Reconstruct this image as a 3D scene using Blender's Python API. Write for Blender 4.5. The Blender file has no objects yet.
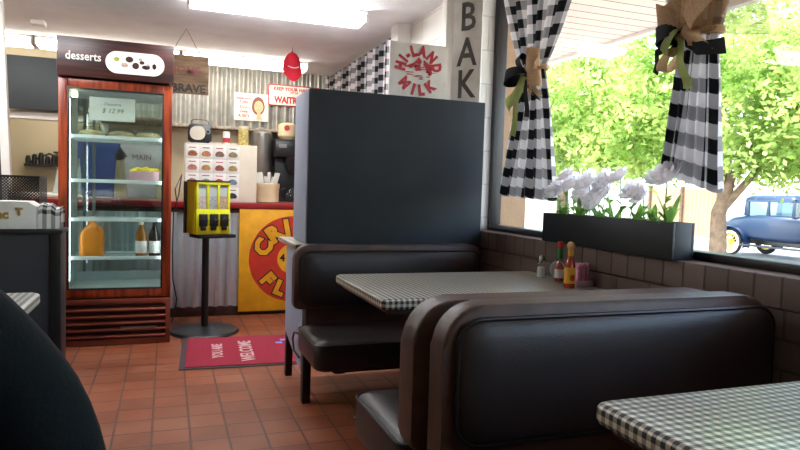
import bpy, bmesh, math, random
from mathutils import Vector, Matrix
random.seed(7)
PI = math.pi
scene = bpy.context.scene
COL = scene.collection

# ------------------------------------------------------------------ camera
FPX, YAW, PITCH, ROLL, EYE = 635.6, .3537, .0551, .0311, 1.15
cam = bpy.data.cameras.new('camera')
cam.sensor_width = 36.0
cam.lens = FPX / 800 * 36.0
cam.clip_start = .02
cam.clip_end = 300
co = bpy.data.objects.new('camera', cam)
COL.objects.link(co)
F = Vector((math.sin(YAW) * math.cos(PITCH), math.cos(YAW) * math.cos(PITCH), -math.sin(PITCH)))
R0 = Vector((math.cos(YAW), -math.sin(YAW), 0))
U0 = R0.cross(F)
R1 = math.cos(ROLL) * R0 + math.sin(ROLL) * U0
U1 = -math.sin(ROLL) * R0 + math.cos(ROLL) * U0
m3 = Matrix((R1, U1, -F)).transposed()
co.matrix_world = Matrix.Translation((0, 0, EYE)) @ m3.to_4x4()
scene.camera = co

# ------------------------------------------------------------------ view, sky, sun
scene.view_settings.view_transform = 'Standard'
scene.view_settings.look = 'None'
scene.view_settings.gamma = 1
scene.view_settings.use_curve_mapping = False
scene.view_settings.exposure = 1.0
w = bpy.data.worlds.new('sky')
scene.world = w
w.use_nodes = True
nt = w.node_tree
nt.nodes.clear()
bgn = nt.nodes.new('ShaderNodeBackground')
wo = nt.nodes.new('ShaderNodeOutputWorld')
sk = nt.nodes.new('ShaderNodeTexSky')
sk.sky_type = 'NISHITA'
sk.sun_disc = False
sk.sun_elevation = math.radians(58)
sk.sun_rotation = math.radians(255)
sk.air_density = 1.2
sk.dust_density = 2.0
bgn.inputs['Strength'].default_value = 1.0
nt.links.new(sk.outputs[0], bgn.inputs[0])
nt.links.new(bgn.outputs[0], wo.inputs[0])
sun = bpy.data.lights.new('sun', 'SUN')
sun.energy = 5.0
sun.angle = math.radians(.6)
sun.color = (1, .96, .88)
so = bpy.data.objects.new('sun', sun)
COL.objects.link(so)
so.rotation_euler = Vector((-.28, .25, 1.25)).to_track_quat('Z', 'Y').to_euler()

# ------------------------------------------------------------------ materials
def lin(c):
    return c / 12.92 if c <= .04045 else ((c + .055) / 1.055) ** 2.4
def rgb(h):
    h = h.lstrip('#')
    return tuple(lin(int(h[i:i + 2], 16) / 255) for i in (0, 2, 4)) + (1,)

class NT:
    def __init__(s, name):
        s.m = bpy.data.materials.new(name)
        s.m.use_nodes = True
        s.t = s.m.node_tree
        s.b = s.t.nodes['Principled BSDF']
    def n(s, typ, **k):
        nd = s.t.nodes.new(typ)
        for a, v in k.items():
            setattr(nd, a, v)
        return nd
    def l(s, a, b):
        s.t.links.new(a, b)
    def math(s, op, a, b=None):
        nd = s.n('ShaderNodeMath', operation=op)
        for i, v in enumerate((a, b)):
            if v is None: continue
            if isinstance(v, (int, float)): nd.inputs[i].default_value = v
            else: s.l(v, nd.inputs[i])
        return nd.outputs[0]
    def mix(s, fac, a, b):
        nd = s.n('ShaderNodeMix', data_type='RGBA')
        for i, v in ((0, fac), (6, a), (7, b)):
            if isinstance(v, (int, float, tuple)): nd.inputs[i].default_value = v
            else: s.l(v, nd.inputs[i])
        return nd.outputs[2]
    def noise(s, scale, detail=3, vec=None, rough=.5):
        nd = s.n('ShaderNodeTexNoise')
        nd.inputs['Scale'].default_value = scale
        nd.inputs['Detail'].default_value = detail
        nd.inputs['Roughness'].default_value = rough
        s.l(vec if vec else s.obj(), nd.inputs['Vector'])
        return nd.outputs['Fac']
    def obj(s):
        if not hasattr(s, '_o'):
            s._o = s.n('ShaderNodeTexCoord')
        return s._o.outputs['Object']
    def xyz(s, vec=None):
        nd = s.n('ShaderNodeSeparateXYZ')
        s.l(vec if vec else s.obj(), nd.inputs[0])
        return nd.outputs
    def ramp(s, fac, p0, p1):
        nd = s.n('ShaderNodeMapRange')
        nd.inputs[1].default_value = p0
        nd.inputs[2].default_value = p1
        s.l(fac, nd.inputs[0])
        return nd.outputs[0]
    def bump(s, h, strength=.3, dist=.005):
        nd = s.n('ShaderNodeBump')
        nd.inputs['Strength'].default_value = strength
        nd.inputs['Distance'].default_value = dist
        s.l(h, nd.inputs['Height'])
        s.l(nd.outputs[0], s.b.inputs['Normal'])
    def set(s, **k):
        for a, v in k.items():
            i = s.b.inputs[{'rough': 'Roughness', 'metal': 'Metallic', 'spec': 'Specular IOR Level', 'coat': 'Coat Weight', 'trans': 'Transmission Weight', 'ior': 'IOR', 'alpha': 'Alpha', 'col': 'Base Color', 'emit': 'Emission Strength', 'ecol': 'Emission Color', 'sheen': 'Sheen Weight'}[a]]
            if isinstance(v, (int, float, tuple)): i.default_value = v
            else: s.l(v, i)
        return s.m

def mat(name, h, rough=.5, metal=0, var=.12, scale=8, bump=0, spec=.5, coat=0, bscale=None):
    t = NT(name)
    c = rgb(h)
    n = t.noise(scale, 4)
    d = tuple(x * (1 - var) for x in c[:3]) + (1,)
    u = tuple(min(1, x * (1 + var)) for x in c[:3]) + (1,)
    t.set(col=t.mix(t.ramp(n, .3, .7), d, u), rough=rough, metal=metal, spec=spec, coat=coat)
    if bump: t.bump(t.noise(bscale or scale * 6, 4), bump)
    return t.m

def glass(name, tint='#ffffff', gloss=.06):
    t = NT(name)
    t.t.nodes.remove(t.b)
    tr = t.n('ShaderNodeBsdfTransparent'); tr.inputs[0].default_value = rgb(tint)
    gl = t.n('ShaderNodeBsdfGlossy'); gl.inputs['Roughness'].default_value = .02
    lw = t.n('ShaderNodeLayerWeight'); lw.inputs[0].default_value = .5
    mx = t.n('ShaderNodeMixShader')
    t.l(t.math('ADD', gloss, t.math('MULTIPLY', t.math('POWER', lw.outputs['Facing'], 5), .3)), mx.inputs[0])
    t.l(tr.outputs[0], mx.inputs[1]); t.l(gl.outputs[0], mx.inputs[2])
    t.l(mx.outputs[0], t.t.nodes['Material Output'].inputs[0])
    return t.m

def emis(name, h, s):
    t = NT(name)
    return t.set(col=rgb(h), ecol=rgb(h), emit=s)

def gingham(name, period, light, dark, axes='xy', uv=False, rough=.6, off=(0, 0), alpha=None):
    t = NT(name)
    if uv:
        tc = t.n('ShaderNodeTexCoord').outputs['UV']; o = t.xyz(tc); a, b = o[0], o[1]
    else:
        o = t.xyz(); ix = {'x': 0, 'y': 1, 'z': 2}
        a, b = o[ix[axes[0]]], o[ix[axes[1]]]
    def stripe(v, f):
        q = t.math('FRACT', t.math('ADD', t.math('DIVIDE', v, period), 50 + f))
        return t.math('GREATER_THAN', q, .5)
    s = t.math('MULTIPLY', t.math('ADD', stripe(a, off[0]), stripe(b, off[1])), .5)
    sq = t.math('POWER', s, 1.0)
    mid = tuple((x + y) / 2 for x, y in zip(rgb(light), rgb(dark)))
    c = t.mix(t.math('GREATER_THAN', sq, .25), rgb(light), tuple(m * .8 for m in mid[:3]) + (1,))
    c = t.mix(t.math('GREATER_THAN', sq, .75), c, rgb(dark))
    t.set(col=c, rough=rough)
    return t.m

M = {}
def tile_mat():
    t = NT('quarry tile'); o = t.xyz(); P = .1652
    def g(v, off):
        q = t.math('FRACT', t.math('ADD', t.math('DIVIDE', t.math('SUBTRACT', v, off), P), 60))
        d = t.math('ABSOLUTE', t.math('SUBTRACT', q, .5))
        return t.math('SUBTRACT', .5, d), t.math('FLOOR', t.math('ADD', t.math('DIVIDE', t.math('SUBTRACT', v, off), P), 60))
    ga, ia = g(o[0], -.05); gb, ib = g(o[1], 2.915)
    e = t.math('MINIMUM', ga, gb)
    tilem = t.ramp(e, .018, .04)
    wn = t.n('ShaderNodeTexWhiteNoise', noise_dimensions='2D')
    cb = t.n('ShaderNodeCombineXYZ'); t.l(ia, cb.inputs[0]); t.l(ib, cb.inputs[1]); t.l(cb.outputs[0], wn.inputs['Vector'])
    c = t.mix(wn.outputs['Value'], rgb('#74391f'), rgb('#88482a'))
    c = t.mix(t.math('MULTIPLY', t.ramp(t.noise(3, 5), .45, .75), .35), c, rgb('#b98068'))
    c = t.mix(t.math('MULTIPLY', t.noise(60, 2), .25), c, rgb('#6c3a28'))
    c = t.mix(tilem, rgb('#56332a'), c)
    t.set(col=c, rough=t.math('ADD', .35, t.math('MULTIPLY', t.noise(6, 4), .3)), spec=.32)
    t.bump(tilem, .5, .003)
    return t.m
M['tile'] = tile_mat()
def brick_mat(name, c1, c2, mortar, bw, rh, msize=.006, axes='yz', rough=.7, off=.5, bump=.6, shift=(0, 0)):
    t = NT(name); o = t.xyz(); ix = {'x': 0, 'y': 1, 'z': 2}
    cb = t.n('ShaderNodeCombineXYZ')
    t.l(t.math('ADD', o[ix[axes[0]]], 20 + shift[0]), cb.inputs[0]); t.l(t.math('ADD', o[ix[axes[1]]], 20 * rh + shift[1]), cb.inputs[1])
    b = t.n('ShaderNodeTexBrick'); b.offset = off
    b.inputs['Color1'].default_value = rgb(c1); b.inputs['Color2'].default_value = rgb(c2); b.inputs['Mortar'].default_value = rgb(mortar)
    b.inputs['Scale'].default_value = 1; b.inputs['Mortar Size'].default_value = msize; b.inputs['Mortar Smooth'].default_value = .4
    b.inputs['Brick Width'].default_value = bw; b.inputs['Row Height'].default_value = rh; b.inputs['Bias'].default_value = 0
    t.l(cb.outputs[0], b.inputs['Vector'])
    c = t.mix(t.math('MULTIPLY', t.noise(14, 4), .35), b.outputs['Color'], rgb(mortar))
    t.set(col=c, rough=rough)
    t.bump(t.math('SUBTRACT', t.math('MULTIPLY', t.noise(70, 4), .25), b.outputs['Fac']), bump, .006)
    return t.m
M['brick'] = brick_mat('painted taupe brick', '#705c52', '#625048', '#4a3d38', .19, .092, shift=(0, .002))
M['soldier'] = brick_mat('painted taupe soldier brick', '#746056', '#66544b', '#453833', .098, .4, shift=(.03, .1))
M['white_brick'] = brick_mat('white painted brick', '#efebe4', '#e8e3da', '#cfc9bf', .40, .20, msize=.005, bump=.4)
M['white_brick_front'] = brick_mat('white painted brick reveal', '#efebe4', '#e8e3da', '#cfc9bf', .40, .20, msize=.005, axes='xz', bump=.4)
M['ceiling'] = mat('textured ceiling plaster', '#f0f1f2', .95, var=.05, scale=5, bump=.5, bscale=90)
M['beige'] = mat('beige wall paint', '#cbbd9f', .8, var=.05, scale=2)
M['white'] = mat('white paint', '#e6e1d8', .5, var=.04)
M['charcoal'] = mat('charcoal painted board', '#2a2f34', .85, var=.15, scale=4)
M['wallcharcoal'] = mat('charcoal half wall paint', '#2b2b2c', .7, var=.1, scale=4)
M['bluegrey'] = mat('blue grey paint', '#97a1b4', .5, var=.07, scale=5)
M['black'] = mat('black paint', '#141516', .45, var=.1)
M['black_plastic'] = mat('black plastic', '#1b1c1e', .35, var=.1)
M['frame'] = mat('dark bronze window frame', '#1d1b1c', .4, var=.1)
M['vinyl'] = mat('dark brown vinyl', '#2c2422', .42, var=.15, scale=5, bump=.12, bscale=180, spec=.45)
M['vinyl_band'] = mat('worn brown vinyl band', '#4b3226', .5, var=.3, scale=12, bump=.15, bscale=120)
M['piping'] = mat('black piping', '#121010', .4)
M['brownwood'] = mat('brown wood panel', '#3f2a20', .5, var=.25, scale=9)
M['kick'] = mat('dark kick plate', '#3a2018', .55, var=.2)
M['galv'] = mat('galvanised corrugated steel', '#e8ecf0', .28, metal=.85, var=.03, scale=18)
M['galv_wall'] = mat('painted corrugated steel', '#a3a19a', .4, metal=.7, var=.15, scale=14)
M['steel'] = mat('brushed steel', '#9d9c98', .3, metal=.9, var=.08)
M['red_lam'] = mat('red laminate', '#8e1d20', .3, var=.1)
M['signyellow'] = mat('yellow sign paint', '#e3a21a', .5, var=.1, scale=10)
M['signred'] = mat('red sign paint', '#c2311f', .5, var=.12, scale=10)
M['ink'] = mat('black ink', '#17120f', .6)
M['candy_yellow'] = mat('yellow enamel', '#d6d91c', .3, var=.04)
M['mat_red'] = mat('red mat carpet', '#8d1730', .95, var=.2, scale=120, bump=.6, bscale=300)
M['mat_edge'] = mat('mat rubber edge', '#3a2c31', .8)
M['mat_text'] = mat('mat cream print', '#c9a7a4', .95, var=.2, scale=200)
M['mat_blue'] = mat('mat blue print', '#7a8fd8', .95)
M['fridge_red'] = mat('red cherry wood laminate', '#7e2c14', .35, var=.35, scale=3)
M['fridge_brown'] = mat('brown cherry laminate', '#6a3020', .4, var=.3, scale=3)
M['fridge_in'] = mat('fridge interior white', '#b9c4c2', .4, var=.04)
M['fridge_grey'] = mat('fridge post grey', '#66716f', .4)
M['wire'] = mat('white coated wire', '#dfe6e3', .35)
M['header'] = mat('dark chocolate wood header', '#351613', .4, var=.45, scale=2.5)
M['cream'] = mat('cream paint', '#ddd3bd', .6, var=.06)
M['sign_cream'] = mat('aged cream enamel', '#e4ddd0', .45, var=.1, scale=12)
M['sign_red'] = mat('sign red enamel', '#bb2230', .45, var=.1, scale=20)
M['grey_letter'] = mat('dark grey letter paint', '#57534c', .6, var=.15, scale=20)
M['wood_board'] = mat('weathered board', '#6a5540', .8, var=.3, scale=14)
M['faded_red'] = mat('faded red paint', '#7c4540', .8, var=.2)
M['red_cloth'] = mat('red cap cotton', '#c3122a', .8, var=.08)
M['stitch'] = mat('white stitching', '#e8e0dc', .8)
M['orange_juice'] = mat('orange juice', '#e58a1e', .35, var=.05)
M['cola'] = mat('cola', '#1d0d0a', .2)
M['tea'] = mat('amber drink', '#a0641c', .2)
M['label_white'] = mat('printed white label', '#dcd6cf', .6, var=.2, scale=90)
M['label_red'] = mat('printed red label', '#b8323a', .6, var=.15)
M['green'] = mat('green plastic', '#1f7a3c', .4)
M['lemon'] = mat('yellow lemon peel', '#e4c81f', .45, var=.08)
M['pink'] = mat('pink paper', '#d994ad', .7, var=.25, scale=60)
M['pink_bin'] = mat('pale pink plastic', '#c79aa0', .5)
M['piecrust'] = mat('pie crust', '#e0c896', .7, var=.2, scale=30)
M['wood_ball'] = mat('light wood cap', '#d2a368', .5)
M['sauce'] = mat('red orange sauce', '#a8320f', .12, var=.1, coat=.5)
M['sauce_label'] = mat('yellow bottle label', '#e0a52a', .5, var=.15, scale=60)
M['salt'] = mat('white salt', '#eceae6', .8)
M['chrome'] = mat('chrome', '#b8b8b8', .15, metal=1, var=.02)
M['paper'] = mat('white paper', '#dcd8cd', .8, var=.05, scale=20)
M['clay'] = mat('tan stoneware', '#d9c39c', .6, var=.08)
M['blue_cloth'] = mat('blue cotton', '#2a4f9e', .85, var=.15)
M['white_cloth'] = mat('white cotton', '#d9dde2', .85, var=.06)
M['burlap'] = mat('tan burlap', '#c3a27c', .95, var=.2, scale=150, bump=.5, bscale=300)
M['ribbon_black'] = mat('black ribbon', '#0e0e10', .9, var=.1)
M['ribbon_green'] = mat('pale green ribbon', '#a4b062', .7, var=.15, scale=20)
M['petal'] = mat('white silk petal', '#f4f2f4', .8, var=.06, scale=30)
M['bud'] = mat('dark flower centre', '#3c4436', .8)
M['leaf_in'] = mat('green leaf', '#82ad50', .6, var=.3, scale=12)
M['planter'] = mat('black painted planter', '#14191c', .6, var=.15, scale=7)
M['shirt'] = mat('black jersey', '#0d1112', .95, var=.12, scale=20, bump=.3, bscale=120, spec=.15)
M['skin'] = mat('skin', '#b98468', .6, var=.05)
M['hair'] = mat('brown hair', '#3a2519', .7, var=.2, scale=40)
M['jeans'] = mat('dark denim', '#27303f', .85, var=.15, scale=60)
M['bark'] = mat('pale tree bark', '#64523f', .95, var=.35, scale=9, bump=.9, bscale=22)
M['concrete'] = mat('bright concrete', '#a79f93', .9, var=.1, scale=2)
M['asphalt'] = mat('grey asphalt', '#8b8784', .9, var=.1, scale=3)
M['car_blue'] = mat('deep blue car paint', '#0a2440', .35, var=.06, coat=.15)
M['car_black'] = mat('black car paint', '#15181d', .3, coat=.5)
M['tyre'] = mat('tyre rubber', '#1b1b1c', .8)
M['tyre_white'] = mat('cream whitewall', '#ddd3bc', .7)
M['wheel_yellow'] = mat('yellow spokes', '#e2c21a', .35)
M['stucco'] = mat('tan stucco', '#a98a6a', .95, var=.12, scale=7, bump=.5, bscale=60)
M['house_white'] = mat('white siding', '#d8d2ca', .8, var=.04)
M['house_roof'] = mat('grey shingle', '#8c8b8c', .9, var=.15, scale=20)
M['blue_panel'] = mat('pale blue panel', '#7fb0cf', .5)
M['gl'] = glass('clear glass', '#ffffff', .012)
M['glf'] = glass('cooler door glass', '#eef6f4', .07)
M['glcar'] = glass('car window glass', '#c9d4d8', .15)
M['glb'] = glass('bottle glass', '#f2f6f5', .06)
M['lamp'] = emis('fluorescent diffuser', '#f8faff', 22.0)
M['lamp_back'] = emis('dimmed fluorescent diffuser', '#fff9ee', 8.5)  # same kind of lamp, dimmed so the wall behind doesn't blow out
M['lampend'] = mat('fixture end cap', '#e6e2da', .5)
M['strip'] = emis('added cooler fill light', '#eef6ff', 7.0)  # glow for the strips added inside the cooler
M['bulb'] = emis('cooler lamp', '#fff0c8', 6.0)

def fence_mat():
    t = NT('fence boards'); o = t.xyz()
    q = t.math('FRACT', t.math('MULTIPLY', t.math('ADD', o[0], o[1]), 5))
    c = t.mix(t.math('GREATER_THAN', q, .93), rgb('#b38a68'), rgb('#5a4233'))
    t.set(col=c, rough=.9); return t.m
M['fence'] = fence_mat()
def soffit_mat():
    t = NT('soffit boards'); o = t.xyz()
    q = t.math('FRACT', t.math('DIVIDE', t.math('ADD', o[1], 30), .155))
    wn = t.n('ShaderNodeTexWhiteNoise', noise_dimensions='1D'); t.l(t.math('FLOOR', t.math('DIVIDE', t.math('ADD', o[1], 30), .31)), wn.inputs['W'])
    c = t.mix(wn.outputs[0], rgb('#e8c8b8'), rgb('#f0e0cc'))
    line = t.math('GREATER_THAN', q, .92)
    t.set(col=t.mix(line, c, rgb('#6b4f49')), rough=.8); t.bump(t.math('SUBTRACT', 1, line), .4, .01); return t.m
M['soffit'] = soffit_mat()
def grain(name, a, b, axis=1, rough=.6):
    t = NT(name); mp = t.n('ShaderNodeMapping'); s = [26, 26, 26]; s[axis] = 2; mp.inputs['Scale'].default_value = s
    t.l(t.obj(), mp.inputs[0])
    t.set(col=t.mix(t.ramp(t.noise(1.6, 5, mp.outputs[0]), .35, .65), rgb(a), rgb(b)), rough=rough); return t.m
M['wood_board'] = grain('weathered board', '#55402b', '#80664a', 0, .8)
M['header'] = grain('chocolate wood header', '#210c0a', '#49201a', 0, .4)
M['fridge_red'] = grain('cherry wood door frame', '#5c1a0c', '#a04420', 2, .3)
M['cap_wood'] = grain('worn wood cap', '#a79c8c', '#6d6253', 1, .6)
M['leaf'] = None
def leafmat():
    t = NT('tree leaf'); gi = t.n('ShaderNodeObjectInfo'); 
    c = t.mix(t.ramp(t.noise(1.3, 3), .35, .65), rgb('#5f8030'), rgb('#c8dc82'))
    d = t.n('ShaderNodeBsdfDiffuse'); tl = t.n('ShaderNodeBsdfTranslucent'); mx = t.n('ShaderNodeMixShader'); mx.inputs[0].default_value = .45
    t.l(c, d.inputs[0]); t.l(c, tl.inputs[0]); t.l(d.outputs[0], mx.inputs[1]); t.l(tl.outputs[0], mx.inputs[2])
    t.l(mx.outputs[0], t.t.nodes['Material Output'].inputs[0]); t.t.nodes.remove(t.b); return t.m
M['leaf'] = leafmat()
def cloth_trans(name, src, f=.25):
    t = src; return t
M['cloth'] = gingham('black and white checked oilcloth', .0215, '#f2eddb', '#3a3b3c', 'xy', rough=.3)
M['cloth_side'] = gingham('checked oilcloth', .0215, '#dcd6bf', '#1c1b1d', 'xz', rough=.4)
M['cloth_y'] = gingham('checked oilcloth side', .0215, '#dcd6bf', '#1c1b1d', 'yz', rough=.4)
M['check'] = gingham('buffalo check cotton', .10, '#e2dcdc', '#101014', uv=True, rough=.9)
M['check_small'] = gingham('checked towel', .045, '#e6e2dc', '#202022', uv=True, rough=.9)
def netmat():
    t = NT('burlap mesh'); tc = t.n('ShaderNodeTexCoord').outputs['UV']; o = t.xyz(tc)
    a = t.math('GREATER_THAN', t.math('FRACT', t.math('MULTIPLY', o[0], 34)), .62)
    b = t.math('GREATER_THAN', t.math('FRACT', t.math('MULTIPLY', o[1], 34)), .62)
    t.set(col=rgb('#d0b48c'), rough=.9, alpha=t.math('MAXIMUM', a, b)); return t.m
M['net'] = netmat()
def translucent(m, f):
    t = m.node_tree; p = t.nodes['Principled BSDF']; out = t.nodes['Material Output']
    tl = t.nodes.new('ShaderNodeBsdfTranslucent'); mx = t.nodes.new('ShaderNodeMixShader'); mx.inputs[0].default_value = f
    src = p.inputs['Base Color'].links[0].from_socket
    t.links.new(src, tl.inputs[0]); t.links.new(p.outputs[0], mx.inputs[1]); t.links.new(tl.outputs[0], mx.inputs[2]); t.links.new(mx.outputs[0], out.inputs[0])
for k_, f_ in (('check', .3), ('petal', .8), ('leaf_in', .5), ('burlap', .35), ('ribbon_green', .35)): translucent(M[k_], f_)
def meshbasket():
    t = NT('perforated black plastic'); tc = t.n('ShaderNodeTexCoord').outputs['UV']; o = t.xyz(tc)
    def tri(v): return t.math('ABSOLUTE', t.math('SUBTRACT', t.math('FRACT', v), .5))
    u = t.math('MULTIPLY', t.math('ADD', o[0], o[1]), 60); v = t.math('MULTIPLY', t.math('SUBTRACT', o[0], o[1]), 60)
    hole = t.math('LESS_THAN', t.math('MAXIMUM', tri(u), tri(v)), .3)
    t.set(col=rgb('#1c1d1f'), rough=.5, alpha=t.math('SUBTRACT', 1, hole)); return t.m
M['basket'] = meshbasket()

# ------------------------------------------------------------------ mesh helpers
def worldloc(o):
    v = Vector((0, 0, 0))
    while o:
        v += o.location; o = o.parent
    return v

class MB:
    def __init__(s):
        s.b = bmesh.new(); s.uvl = None
    def box(s, x0, x1, y0, y1, z0, z1, bev=0, seg=2, mi=0):
        r = bmesh.ops.create_cube(s.b, size=1)
        vs = r['verts']
        for v in vs:
            v.co = Vector(((x0 + x1) / 2 + v.co.x * (x1 - x0), (y0 + y1) / 2 + v.co.y * (y1 - y0), (z0 + z1) / 2 + v.co.z * (z1 - z0)))
        fs = {f for v in vs for f in v.link_faces}
        for f in fs: f.material_index = mi
        if bev:
            es = list({e for v in vs for e in v.link_edges})
            bmesh.ops.bevel(s.b, geom=es, offset=bev, segments=seg, affect='EDGES', profile=.5, clamp_overlap=True)
        return s
    def cyl(s, p0, p1, r0, r1=None, n=20, cap=True, mi=0):
        p0, p1 = Vector(p0), Vector(p1); r1 = r0 if r1 is None else r1
        d = (p1 - p0); q = d.to_track_quat('Z', 'Y')
        rings = []
        for p, r in ((p0, r0), (p1, r1)):
            rings.append([s.b.verts.new(p + q @ Vector((r * math.cos(2 * PI * i / n), r * math.sin(2 * PI * i / n), 0))) for i in range(n)])
        for i in range(n):
            f = s.b.faces.new((rings[0][i], rings[0][(i + 1) % n], rings[1][(i + 1) % n], rings[1][i])); f.material_index = mi
        if cap:
            s.b.faces.new(rings[0][::-1]).material_index = mi; s.b.faces.new(rings[1]).material_index = mi
        return s
    def lathe(s, c, prof, n=24, mi=0, q=None):
        c = Vector(c); rings = []
        for r, z in prof:
            ring = []
            for i in range(n):
                v = Vector((max(r, 1e-4) * math.cos(2 * PI * i / n), max(r, 1e-4) * math.sin(2 * PI * i / n), z))
                if q: v = q @ v
                ring.append(s.b.verts.new(c + v))
            rings.append(ring)
        for a, b in zip(rings, rings[1:]):
            for i in range(n):
                s.b.faces.new((a[i], a[(i + 1) % n], b[(i + 1) % n], b[i])).material_index = mi
        s.b.faces.new(rings[0][::-1]).material_index = mi; s.b.faces.new(rings[-1]).material_index = mi
        return s
    def ball(s, c, r, sc=(1, 1, 1), n=2, mi=0, q=None):
        res = bmesh.ops.create_icosphere(s.b, subdivisions=n, radius=1)
        for v in res['verts']:
            p = Vector((v.co.x * r * sc[0], v.co.y * r * sc[1], v.co.z * r * sc[2]))
            v.co = Vector(c) + (q @ p if q else p)
        for f in {f for v in res['verts'] for f in v.link_faces}: f.material_index = mi
        return s
    def tube(s, pts, r, n=8, closed=False, mi=0):
        pts = [Vector(p) for p in pts]; m = len(pts); rings = []
        up = None
        for i, p in enumerate(pts):
            a = pts[(i - 1) % m] if (closed or i > 0) else p
            b = pts[(i + 1) % m] if (closed or i < m - 1) else p
            d = (b - a).normalized()
            if up is None:
                up = d.orthogonal().normalized()
            up = (up - d * up.dot(d)).normalized()
            sd = d.cross(up)
            rr = r(i / (m - 1)) if callable(r) else r
            rings.append([s.b.verts.new(p + rr * (math.cos(2 * PI * k / n) * up + math.sin(2 * PI * k / n) * sd)) for k in range(n)])
        rng = range(m) if closed else range(m - 1)
        for i in rng:
            A, B = rings[i], rings[(i + 1) % m]
            for k in range(n):
                s.b.faces.new((A[k], A[(k + 1) % n], B[(k + 1) % n], B[k])).material_index = mi
        if not closed:
            s.b.faces.new(rings[0][::-1]); s.b.faces.new(rings[-1])
        return s
    def prism(s, outline, fn, d0, d1, bev=0, seg=2, mi=0):
        """outline: 2-D points; fn(a,b,d) -> world point"""
        A = [s.b.verts.new(fn(a, b, d0)) for a, b in outline]
        B = [s.b.verts.new(fn(a, b, d1)) for a, b in outline]
        n = len(outline)
        f0 = s.b.faces.new(A[::-1]); f1 = s.b.faces.new(B); f0.material_index = f1.material_index = mi
        for i in range(n):
            s.b.faces.new((A[i], A[(i + 1) % n], B[(i + 1) % n], B[i])).material_index = mi
        if bev:
            es = list(set(f0.edges) | set(f1.edges))
            bmesh.ops.bevel(s.b, geom=es, offset=bev, segments=seg, affect='EDGES', profile=.5, clamp_overlap=True)
        return s
    def grid(s, fn, nu, nv, uvf=None, thick=0, mi=0):
        if s.uvl is None: s.uvl = s.b.loops.layers.uv.new('UVMap')
        V = [[s.b.verts.new(fn(i / nu, j / nv)) for i in range(nu + 1)] for j in range(nv + 1)]
        uvf = uvf or (lambda u, v: (u, v))
        for j in range(nv):
            for i in range(nu):
                f = s.b.faces.new((V[j][i], V[j][i + 1], V[j + 1][i + 1], V[j + 1][i])); f.material_index = mi
                for lp, (a, b) in zip(f.loops, ((i, j), (i + 1, j), (i + 1, j + 1), (i, j + 1))):
                    lp[s.uvl].uv = uvf(a / nu, b / nv)
        return s
    def text(s, body, size, origin, right=(1, 0, 0), up=(0, 0, 1), ex=.001, bold=0, align='CENTER', sx=1, mi=0, shear=0):
        cu = bpy.data.curves.new('t', 'FONT'); cu.body = body; cu.size = size; cu.extrude = ex; cu.offset = bold
        cu.align_x = align; cu.resolution_u = 2; cu.shear = shear
        o = bpy.data.objects.new('t', cu); COL.objects.link(o)
        dg = bpy.context.evaluated_depsgraph_get()
        me = bpy.data.meshes.new_from_object(o.evaluated_get(dg))
        bpy.data.objects.remove(o); bpy.data.curves.remove(cu)
        right = Vector(right).normalized(); up = Vector(up).normalized(); nn = right.cross(up)
        X = Matrix(((right.x * sx, up.x, nn.x, origin[0]), (right.y * sx, up.y, nn.y, origin[1]), (right.z * sx, up.z, nn.z, origin[2]), (0, 0, 0, 1)))
        me.transform(X)
        k = len(s.b.faces)
        s.b.from_mesh(me); s.b.faces.ensure_lookup_table()
        for f in s.b.faces[k:]: f.material_index = mi
        bpy.data.meshes.remove(me)
        return s
    def build(s, name, m, parent=None, smooth=35, loc=None, fixn=True, **props):
        me = bpy.data.meshes.new(name)
        off = worldloc(parent) if parent else Vector((0, 0, 0))
        if loc is not None: off = Vector(loc)
        if off.length: bmesh.ops.translate(s.b, verts=s.b.verts, vec=-off)
        if fixn: bmesh.ops.recalc_face_normals(s.b, faces=s.b.faces)
        s.b.to_mesh(me); s.b.free()
        if smooth:
            me.polygons.foreach_set('use_smooth', [True] * len(me.polygons))
            me.set_sharp_from_angle(angle=math.radians(smooth))
        for mm in (m if isinstance(m, (list, tuple)) else [m]):
            me.materials.append(mm if not isinstance(mm, str) else M[mm])
        o = bpy.data.objects.new(name, me); COL.objects.link(o)
        if parent: o.parent = parent
        elif loc is not None: o.location = loc
        for k, v in props.items(): o[k] = v
        return o

def thing(name, loc, label, cat, group=None):
    o = bpy.data.objects.new(name, None); o.empty_display_size = .05; COL.objects.link(o); o.location = loc
    return tag(o, label, cat, group)
def tag(o, label, cat, group=None, kind=None):
    o['label'] = label; o['category'] = cat
    if group: o['group'] = group
    if kind: o['kind'] = kind
    return o
def struct(o):
    o['kind'] = 'structure'; return o
def dup(o, loc=None, label=None, rz=None):
    def rec(a, par):
        c = a.copy(); COL.objects.link(c)
        if par: c.parent = par
        for ch in list(a.children): rec(ch, c)
        return c
    c = rec(o, None)
    if loc is not None: c.location = loc
    if label: c['label'] = label
    if rz is not None: c.rotation_euler.z = rz
    return c
def rrect(x0, x1, z0, z1, r, n=8, corners=(1, 1, 1, 1)):
    pts = []
    for k, (cx, cz, a) in enumerate(((x1 - r, z1 - r, 0), (x0 + r, z1 - r, 90), (x0 + r, z0 + r, 180), (x1 - r, z0 + r, 270))):
        rr = r * corners[k]
        qx = x1 - rr if k in (0, 3) else x0 + rr
        qz = z1 - rr if k in (0, 1) else z0 + rr
        if rr < 1e-5: pts.append((qx, qz)); continue
        for i in range(n + 1):
            t = math.radians(a + 90 * i / n); pts.append((qx + rr * math.cos(t), qz + rr * math.sin(t)))
    return pts
XZ = lambda a, b, d: Vector((a, d, b))
YZ = lambda a, b, d: Vector((d, a, b))
XY = lambda a, b, d: Vector((a, b, d))

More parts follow.
